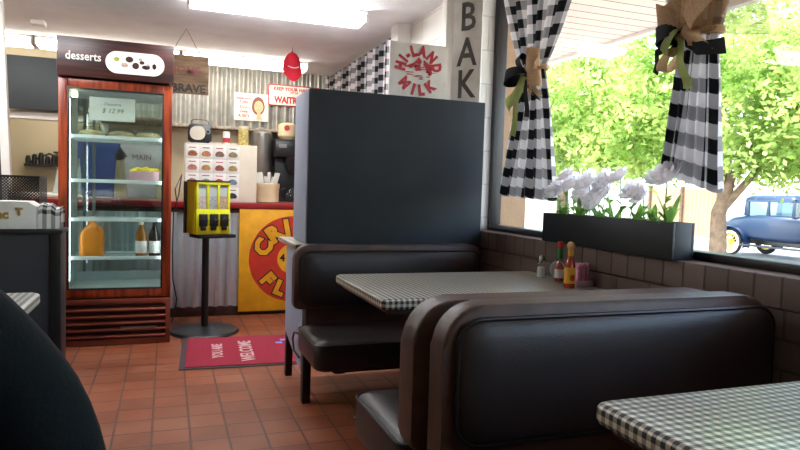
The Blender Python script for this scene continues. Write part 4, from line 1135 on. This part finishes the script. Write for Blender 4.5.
# red welcome mat
rm = thing('welcome_mat', (.55, 4.45, 0), 'red welcome mat with cream lettering on the tile floor', 'door mat')
th0 = math.radians(-3.0); cq = Matrix.Rotation(th0, 3, 'Z'); base = Vector((.085, 4.10, 0))
mf = lambda a, c, d: base + cq @ Vector((a, c, d))
MB().prism([(0, -.03), (1.15, -.03), (1.15, .80), (0, .80)], mf, .0, .006, .002).build('rubber_edge', 'mat_edge', rm)
MB().prism([(.035, 0), (1.115, 0), (1.115, .77), (.035, .77)], mf, .004, .012, .002).build('carpet', 'mat_red', rm)
b = MB(); b.text('YOU ARE', .10, mf(.27, .37, .0125), cq @ Vector((0, 1, 0)), cq @ Vector((-1, 0, 0)), .0006, .002, sx=.9); b.build('lettering', 'mat_text', rm)
b = MB(); b.text('WELCOME', .125, mf(.47, .35, .0125), cq @ Vector((0, 1, 0)), cq @ Vector((-1, 0, 0)), .0006, .002, sx=.9)
b.build('lettering', 'mat_text', rm)
for (a, c) in ((.66, .52), (.73, .42), (.70, .60)):
    b = MB()
    for k in range(4): b.prism([(a + .022 * (k % 2) + .014 * math.cos(i * PI / 4), c + .022 * (k // 2) + .014 * math.sin(i * PI / 4)) for i in range(8)], mf, .012, .0132)
    b.build('butterfly_print', 'mat_blue', rm)

# ---------------------------------------------------------------- left side
hw = thing('half_wall', (-.9, 3.0, 0), 'low charcoal half wall left of the fridge with things stacked on it', 'half wall')
MB().box(-2.2, -.435, 2.95, 3.07, 0, .925, .004).build('panel', 'wallcharcoal', hw)
MB().box(-.445, -.405, 2.94, 3.08, 0, .93, .004).build('end_post', 'black', hw)
MB().box(-2.2, -.40, 2.93, 3.12, .925, .942, .003).build('cap', 'black', hw)
t = thing('cake_box', (-.65, 3.05, .942), 'white bakery box with gold lettering on the charcoal half wall', 'box')
b = MB(); b.prism([(-.86, .942), (-.50, .942), (-.50, 1.035), (-.53, 1.055), (-.86, 1.055)], XZ, 2.97, 3.10, .003); b.build('carton', 'paper', t)
gold = mat('gold print', '#a8894e', .5)
b = MB(); b.text('nc', .05, (-.60, 2.968, .985), align='RIGHT', bold=.003); b.build('lettering', gold, t)
b = MB(); b.text('T', .04, (-.55, 2.968, 1.0), align='RIGHT', bold=.003); b.build('lettering', gold, t)
t = thing('checked_towel', (-.46, 3.02, .942), 'black and white checked towel bundled beside the white box on the half wall', 'towel')
b = MB(); b.uvl = b.b.loops.layers.uv.new('UVMap')
def tw(u, v):
    a = PI * v
    return Vector((-.495 + .085 * u, 3.025 - .055 * math.cos(a), .944 + (.098 + .004 * math.sin(14 * u) + .008 * math.sin(5 * u)) * math.sin(a) ** .35))
b.grid(tw, 16, 18, lambda u, v: (u * .12, v * .3)); b.build('cloth', 'check_small', t, smooth=80, fixn=False)
# black basket farther on a stand
t = thing('plastic_basket', (-.72, 4.1, 1.03), 'black perforated plastic basket on the cabinet left of the fridge', 'basket')
b = MB(); bx0, bx1, by0, by1, z0, z1 = -.86, -.66, 4.0, 4.25, 1.0, 1.16
def wallq(p, q_):
    b.grid(lambda u, v: Vector((p[0] + (q_[0] - p[0]) * u, p[1] + (q_[1] - p[1]) * u, z0 + (z1 - z0) * v)), 2, 2, lambda u, v: (u * (Vector(q_) - Vector(p)).length, v * (z1 - z0)))
b.uvl = b.b.loops.layers.uv.new('UVMap')
wallq((bx0, by0), (bx1, by0)); wallq((bx1, by0), (bx1, by1)); wallq((bx1, by1), (bx0, by1)); wallq((bx0, by1), (bx0, by0))
b.build('mesh_wall', 'basket', t, fixn=False)
MB().tube([(bx0, by0, z1), (bx1, by0, z1), (bx1, by1, z1), (bx0, by1, z1)], .006, 8, closed=True).build('rim', 'black_plastic', t)
MB().box(bx0, bx1, by0, by1, z0 - .004, z0 + .002).build('bottom', 'black_plastic', t)
t = thing('side_cabinet', (-1.1, 4.3, 0), 'low dark cabinet between the half wall and the fridge', 'cabinet')
MB().box(-1.5, -.62 - .085, 3.95, 4.6, 0, .97, .004).build('body', 'wallcharcoal', t)
MB().box(-1.52, -.70, 3.93, 4.62, .97, .996, .003).build('top', 'white', t)
t = thing('brown_post', (-1.2, 5.23, 0), 'brown wooden post at the left edge of the photo', 'post')
MB().prism([(-1.3, 0), (-1.05, 0), (-1.12, 1.85), (-1.3, 1.85)], XZ, 5.20, 5.26, .003).build('post', 'brownwood', t)
struct(MB().prism([(-1.045, 0), (-.99, 0), (-1.085, 2.42), (-1.14, 2.42)], XZ, 5.19, 5.25, .003).build('trim_9', 'white'))
# kitchen things through hatch
t = thing('pan_rack', (-1.5, 8.7, 1.4), 'black wire rack of kitchen tools on the wall inside the hatch', 'rack')
b = MB(); b.box(-1.62, -1.02, 8.82, 8.93, 1.30, 1.33); b.box(-1.30, -1.0, 8.82, 8.93, 1.47, 1.49); b.build('shelf', 'black', t)
b = MB()
for i in range(7): b.lathe((-1.58 + i * .07, 8.86, 1.33), [(.03, 0), (.032, .06 + .02 * (i % 3)), (.02, .10 + .02 * (i % 3))], 10)
b.build('jars', 'black_plastic', t, kind='stuff')
b = MB(); b.tube([(-1.6, 8.85, 1.33), (-1.35, 8.85, 1.46), (-1.1, 8.85, 1.36)], .012); b.tube([(-1.15, 8.85, 1.49), (-1.15, 8.85, 1.60)], .01); b.build('frame', 'black', t)
t = thing('food_bin', (-.98, 7.9, .9), 'stack of clear grey food bins inside the kitchen hatch', 'bin')
MB().prism([(-1.12, 1.0), (-.86, 1.0), (-.83, 1.30), (-1.06, 1.30)], XZ, 7.5, 7.8, .01).build('bin', 'fridge_in', t)
MB().prism([(-.86, 1.0), (-.66, 1.0), (-.66, 1.32), (-.80, 1.34)], XZ, 7.45, 7.75, .01).build('bin_side', 'bluegrey', t)
t = thing('kitchen_table', (-1.1, 7.9, 0), 'white worktop inside the kitchen hatch', 'table')
MB().box(-1.9, -.6, 7.4, 8.3, .96, 1.0, .004).build('top', 'white', t)
for x in (-1.85, -.66):
    for y in (7.45, 8.22): MB().box(x, x + .04, y, y + .04, 0, .96).build('leg', 'steel', t)

# ---------------------------------------------------------------- person
def skin_mesh(name, verts, edges, m, parent, root=0, sub=2):
    me = bpy.data.meshes.new(name); off = worldloc(parent)
    me.from_pydata([Vector(v[:3]) - off for v in verts], edges, [])
    o = bpy.data.objects.new(name, me); COL.objects.link(o)
    sm = o.modifiers.new('s', 'SKIN')
    sl = me.skin_vertices[0] if me.skin_vertices else None
    if sl is None:
        bpy.context.view_layer.objects.active = o
    for i, v in enumerate(verts):
        r = v[3]; sl.data[i].radius = r if isinstance(r, tuple) else (r, r)
        sl.data[i].use_root = (i == root)
    ss = o.modifiers.new('u', 'SUBSURF'); ss.levels = sub; ss.render_levels = sub
    dg = bpy.context.evaluated_depsgraph_get(); n = bpy.data.meshes.new_from_object(o.evaluated_get(dg))
    bpy.data.objects.remove(o)
    n.materials.clear(); n.materials.append(M[m])
    n.polygons.foreach_set('use_smooth', [True] * len(n.polygons))
    q = bpy.data.objects.new(name, n); COL.objects.link(q); q.parent = parent
    return q
PX, PYY = -.475, 1.12
ps = thing('person', (PX, PYY, 0), 'person in a black shirt seated at the left table, seen from behind', 'person')
V = [(PX, PYY, .52, .15), (PX, PYY - .02, .68, .145), (PX, PYY, .84, .155), (PX, PYY + .02, .915, .10), (PX, PYY + .03, 1.05, .052), (PX, PYY + .05, 1.15, .08), (PX, PYY + .05, 1.24, .095), (PX, PYY + .05, 1.30, .06),
     (PX + .18, PYY + .01, .90, .082), (PX + .28, PYY + .0, .79, .078), (PX + .33, PYY + .0, .62, .062), (PX + .27, PYY + .20, .60, .040), (PX + .17, PYY + .34, .635, .028), (PX + .13, PYY + .38, .63, .03),
     (PX - .17, PYY + .01, .93, .07), (PX - .245, PYY + .02, .80, .06), (PX - .28, PYY + .08, .68, .048), (PX - .25, PYY + .22, .62, .038), (PX - .17, PYY + .34, .635, .028), (PX - .13, PYY + .38, .63, .03),
     (PX + .10, PYY + .05, .50, .10), (PX + .11, PYY + .42, .50, .075), (PX + .11, PYY + .44, .27, .055), (PX + .11, PYY + .44, .08, .04), (PX + .11, PYY + .56, .04, .035),
     (PX - .10, PYY + .05, .50, .10), (PX - .11, PYY + .42, .50, .075), (PX - .11, PYY + .44, .27, .055), (PX - .11, PYY + .44, .08, .04), (PX - .11, PYY + .56, .04, .035)]
Ed = [(0, 1), (1, 2), (2, 3), (3, 4), (4, 5), (5, 6), (6, 7), (3, 8), (8, 9), (9, 10), (10, 11), (11, 12), (12, 13), (3, 14), (14, 15), (15, 16), (16, 17), (17, 18), (18, 19), (0, 20), (20, 21), (21, 22), (22, 23), (23, 24), (0, 25), (25, 26), (26, 27), (27, 28), (28, 29)]
skin_mesh('body', V, Ed, 'skin', ps)
SV = [(v[0], v[1], v[2], v[3] + .022) for v in V[:3]] + [(V[3][0], V[3][1], V[3][2], .14)] + [(v[0], v[1], v[2], v[3] + .022) for v in V[8:12]] + [(v[0], v[1], v[2], v[3] + .022) for v in V[14:18]]
skin_mesh('shirt', SV, [(0, 1), (1, 2), (2, 3), (3, 4), (4, 5), (5, 6), (6, 7), (3, 8), (8, 9), (9, 10), (10, 11)], 'shirt', ps)
JV = [(PX, PYY, .52, .165)] + [(v[0], v[1], v[2], v[3] + .015) for v in V[20:24]] + [(v[0], v[1], v[2], v[3] + .015) for v in V[25:29]]
skin_mesh('trousers', JV, [(0, 1), (1, 2), (2, 3), (3, 4), (0, 5), (5, 6), (6, 7), (7, 8)], 'jeans', ps)
MB().ball((PX, PYY + .035, 1.255), .112, (.95, 1.05, 1.1), 3).build('hair', 'hair', ps)
for s in (-1, 1):
    b = MB(); hx, hy, hz = PX + s * .115, PYY + .40, .63
    for k, L in enumerate((.058, .068, .072, .066)):
        fx = hx - s * .022 + s * .0145 * k; b.tube([(fx, hy, hz), (fx, hy + L * .55, hz + .006), (fx, hy + L, hz - .010)], lambda t_: .0085 - .002 * t_, 8)
    b.tube([(hx - s * .03, hy - .03, hz), (hx - s * .052, hy + .005, hz - .002), (hx - s * .056, hy + .03, hz - .006)], .0095, 8); b.build('hand', 'skin', ps)
# his bench
bd_ = thing('booth_bench', (-.95, 1.08, 0), 'dark vinyl bench seat under the person at the left table', 'booth bench', 'vinyl booth benches')
seat(bd_, -1.5, -.36, .86, 1.30, .25, .375)
MB().box(-1.48, -.40, .89, 1.26, 0, .252, .004).build('base', 'brownwood', bd_)

# ================================================================== OUTSIDE
# tree
def tree(base, label, trunk_pts, r0, branches, crown, nleaf, size, seed):
    t = thing('street_tree', base, label, 'tree')
    b = MB(); b.tube(trunk_pts, lambda u: r0 * (1.15 - .55 * u), 12)
    for br in branches: b.tube(br, lambda u: r0 * .5 * (1.05 - .75 * u), 8)
    b.build('trunk', 'bark', t, smooth=60)
    rr = random.Random(seed); verts = []; faces = []
    off = Vector(base)
    for (c, rad, n) in crown:
        c = Vector(c)
        for _ in range(n):
            d = Vector((rr.gauss(0, 1), rr.gauss(0, 1), rr.gauss(0, 1))).normalized() * (rr.random() ** .45)
            p = c + Vector((d.x * rad[0], d.y * rad[1], d.z * rad[2]))
            # drooping sprig of 7 leaves
            ax = Vector((rr.uniform(-1, 1), rr.uniform(-1, 1), rr.uniform(-.9, .1))).normalized()
            for k in range(7):
                q = p + ax * k * size * .45
                a = Vector((rr.uniform(-1, 1), rr.uniform(-1, 1), rr.uniform(-1, .6))).normalized() * size * rr.uniform(.6, 1.1)
                s = a.cross(Vector((rr.uniform(-1, 1), rr.uniform(-1, 1), rr.uniform(-1, 1)))).normalized() * size * .22
                i = len(verts); verts += [q - off, q + a * .5 + s - off, q + a - off, q + a * .5 - s - off]; faces.append((i, i + 1, i + 2, i + 3))
    me = bpy.data.meshes.new('foliage'); me.from_pydata(verts, [], faces); me.materials.append(M['leaf'])
    o = bpy.data.objects.new('foliage', me); COL.objects.link(o); o.parent = t
    return t
G = -.35
tree((9.75, 9.0, G), 'leafy street tree with pale trunk and low bright green crown outside the window',
     [(9.68, 9.05, G), (9.68, 9.05, .3), (9.68, 9.08, .9), (9.76, 9.0, 1.3), (9.8, 8.95, 1.7)], .15,
     [[(9.70, 9.05, .95), (9.92, 8.7, 1.5), (10.1, 8.4, 2.1), (10.3, 8.1, 2.9), (10.6, 7.6, 3.6)], [(9.55, 9.0, 1.5), (9.3, 9.6, 2.3), (9.0, 10.3, 3.2)], [(9.6, 9.0, 1.5), (9.8, 9.2, 2.6), (9.9, 9.3, 4.0)]],
     [((9.6, 9.4, 3.6), (2.6, 2.8, 1.6), 2000), ((8.2, 11.2, 3.0), (1.8, 2.2, 1.4), 1150), ((10.4, 7.4, 3.1), (1.8, 2.0, 1.3), 1150), ((7.6, 12.6, 2.5), (1.4, 1.6, 1.1), 800), ((8.8, 10.3, 2.1), (1.3, 1.5, .6), 500), ((10.0, 8.0, 2.2), (1.3, 1.2, .5), 500), ((11.0, 6.0, 3.4), (1.8, 2.0, 1.5), 1150), ((10.6, 8.6, 2.0), (1.6, 1.6, .45), 500)], 0, .15, 4)
tree((13.5, 19.5, G), 'second green tree farther down the street behind the first',
     [(13.5, 19.5, G), (13.4, 19.5, 1.2), (13.5, 19.4, 2.5)], .24, [[(13.5, 19.4, 2.4), (14.5, 19, 4)], [(13.5, 19.4, 2.4), (12.6, 20, 4)]],
     [((13.2, 19.5, 4.6), (4.2, 4.2, 2.3), 2200)], 0, .26, 9)
tree((22, 15, G), 'distant green tree beyond the parked blue car',
     [(22, 15, G), (22, 15, 2.5)], .3, [[(22, 15, 2.4), (23, 14.6, 4)]],
     [((22, 14.5, 6.2), (4.5, 5.0, 3.0), 2200)], 0, .30, 12)
# car: along -y to the front. local L (0 = rear wheel centre, + toward front), side x
car = thing('vintage_car', (15.3, 12.0, G), 'deep blue vintage coupe with yellow spoked whitewall wheels parked across the street', 'car')
CX = 15.3; RY = 13.25
def cp(L, s, z): return Vector((CX + s, RY - L, G + z))
# body loft: cross-sections along L
secs = [(-.62, .30, .62, .68), (-.45, .50, .55, .92), (-.05, .60, .5, 1.05), (.42, .64, .48, 1.12), (1.0, .66, .46, 1.14), (1.75, .64, .46, 1.13), (1.95, .52, .46, 1.12), (2.75, .30, .50, 1.04), (2.78, .28, .52, 1.02)]
b = MB(); R = []
for L, hw_, z0, z1 in secs:
    R.append([b.b.verts.new(cp(L, a, c)) for a, c in rrect(-hw_, hw_, z0, z1, .12, 4)])
for A, B in zip(R, R[1:]):
    for i in range(len(A)): b.b.faces.new((A[i], A[(i + 1) % len(A)], B[(i + 1) % len(A)], B[i]))
b.b.faces.new(R[0][::-1]); b.b.faces.new(R[-1]); b.build('body', 'car_blue', car, smooth=50)
b = MB()
for L0, L1, a0, a1 in ((.32, .46, .62, .66), (1.0, 1.08, .66, .66), (1.72, 1.80, .62, .6)):
    for s in (-1, 1): b.prism([(L0, 1.10), (L1 + .02, 1.10), (L1 + .0, 1.52), (L0 + .03, 1.52)], lambda a, c, d, s=s: cp(a, s * d, c), .57, .62, .01)
b.build('window_post', 'car_blue', car)
R = []; b = MB()
for z, i0 in ((1.48, .0), (1.56, 0), (1.64, .08), (1.67, .25)):
    R.append([b.b.verts.new(cp(a, c, z)) for a, c in rrect(.28 + i0, 1.86 - i0, -.63 + i0, .63 - i0, .16, 5)])
for A, B in zip(R, R[1:]):
    for i in range(len(A)): b.b.faces.new((A[i], A[(i + 1) % len(A)], B[(i + 1) % len(A)], B[i]))
b.b.faces.new(R[0][::-1]); b.b.faces.new(R[-1]); b.build('roof', 'car_blue', car, smooth=50)
for s in (-1, 1):
    MB().box(CX + s * .6 - .004, CX + s * .6 + .004, RY - 1.75, RY - .42, G + 1.12, G + 1.5).build('side_window', 'glcar', car)
MB().prism([(-.55, 1.12), (.55, 1.12), (.52, 1.5), (-.52, 1.5)], lambda a, c, d: cp(d, a, c), 1.80, 1.81).build('windscreen', 'glcar', car)
def fender(L0, s, name='fender'):
    b = MB()
    def fn(u, v):
        a = math.radians(-20 + 200 * u); r = .43
        return cp(L0 + r * math.cos(a) * 1.1, s * (.50 + .26 * v), .36 + r * math.sin(a) + .03 * math.sin(PI * v))
    b.grid(fn, 16, 4); b.build(name, 'car_black' if False else 'car_blue', car, smooth=80, fixn=False)
for L0 in (0, 2.63):
    for s in (-1, 1):
        fender(L0, s)
        wx = CX + s * .66
        wh = MB().tube([(wx, RY - L0 + .29 * math.cos(a), G + .36 + .29 * math.sin(a)) for a in [2 * PI * i / 28 for i in range(28)]], .065, 10, closed=True).build('wheel', 'tyre', car)
        q = Matrix.Rotation(PI / 2, 3, 'Y')
        MB().tube([(wx + s * .045, RY - L0 + .275 * math.cos(a), G + .36 + .275 * math.sin(a)) for a in [2 * PI * i / 28 for i in range(28)]], .04, 8, closed=True).build('whitewall', 'tyre_white', wh)
        b = MB(); b.tube([(wx, RY - L0 + .22 * math.cos(a), G + .36 + .22 * math.sin(a)) for a in [2 * PI * i / 24 for i in range(24)]], .025, 8, closed=True)
        for i in range(12):
            a = 2 * PI * i / 12; b.cyl((wx + s * .03, RY - L0, G + .36), (wx, RY - L0 + .22 * math.cos(a), G + .36 + .22 * math.sin(a)), .014, n=6)
        b.cyl((wx - s * .03, RY - L0, G + .36), (wx + s * .06, RY - L0, G + .36), .06, .045, n=16); b.build('spokes', 'wheel_yellow', wh)
for s in (-1, 1): MB().box(CX + s * .72 - .12, CX + s * .72 + .12, RY - 2.25, RY - .4, G + .30, G + .34, .01).build('running_board', 'car_black', car)
b = MB(); b.box(CX - .3, CX + .3, RY - 2.7, RY + .3, G + .34, G + .5); b.cyl((CX - .66, RY, G + .36), (CX + .66, RY, G + .36), .03); b.cyl((CX - .66, RY - 2.63, G + .36), (CX + .66, RY - 2.63, G + .36), .03); b.build('chassis', 'car_black', car)
for s in (-1, 1): MB().lathe(cp(2.82, s * .38, .88), [(.03, -.09), (.10, -.03), (.11, .03), (.09, .04)], 18, q=Matrix.Rotation(PI / 2, 3, 'X')).build('headlamp', 'chrome', car)
for s in (-1, 1): MB().tube([cp(3.0, s * .7, .5), cp(3.02, 0, .5)], .025, 8).build('bumper', 'chrome', car)
# street furniture behind
def house(name, label, x0, x1, y0, y1, h, rh, m, ov=.5):
    t = thing(name, ((x0 + x1) / 2, (y0 + y1) / 2, G), label, 'building')
    MB().box(x0, x1, y0, y1, G, G + h).build('wall', m, t)
    ym = (y0 + y1) / 2
    xm = (x0 + x1) / 2
    MB().prism([(x0 - ov, G + h), (x1 + ov, G + h), (xm, G + h + rh)], XZ, y0 - ov, y1 + ov).build('roof', 'house_roof', t)
    for k in range(4):
        y = y0 + (y1 - y0) * (k + .5) / 4
        f = MB().box(x0 - .05, x0 + .05, y - .6, y + .6, G + .9, G + 2.1, .01).build('window', 'white', t)
        MB().box(x0 - .06, x0 - .045, y - .52, y + .52, G + .98, G + 2.02).build('glazing', 'glcar', f)
    return t
house('bungalow', 'pale bungalow with a grey roof behind the parked car', 27, 36, 8, 20, 2.8, 1.5, 'house_white')
house('bungalow', 'white building far down the street behind the tree', 20, 30, 32, 50, 3.4, 1.4, 'house_white')
house('bungalow', 'white building end seen beside the tan pier', 9, 17, 34, 46, 3.2, 1.2, 'house_white')
t = thing('board_fence', (20, 20.5, G), 'tan board fence behind the tree trunk', 'fence')
MB().box(19.9, 20.0, 18.6, 22.4, G, G + 1.9).build('boards', 'fence', t)
for k in range(3): MB().box(19.8, 19.95, 18.6 + k * 1.84, 18.72 + k * 1.84, G, G + 2.0).build('post', 'bark', t)
t = thing('parked_van', (8.5, 20.5, G), 'pale blue parked vehicle seen low between the curtain and the planter', 'van')
b = MB(); b.prism([(16.8, .35), (21.2, .35), (21.2, 1.0), (20.9, 1.85), (17.6, 1.85), (16.8, 1.1)], lambda a, c, d: Vector((d, a, G + c)), 7.6, 9.3, .12, 3); b.build('body', 'blue_panel', t)
MB().box(7.56, 7.62, 17.8, 20.6, G + 1.2, G + 1.7, .02).build('side_window', 'glcar', t)
for y in (17.8, 20.3): MB().cyl((7.55, y, G + .35), (7.85, y, G + .35), .35, n=24).cyl((9.05, y, G + .35), (9.35, y, G + .35), .35, n=24).build('wheel', 'tyre', t)
struct(MB().box(11.8, 19, -40, 60, -.352, -.345).build('street', 'asphalt'))
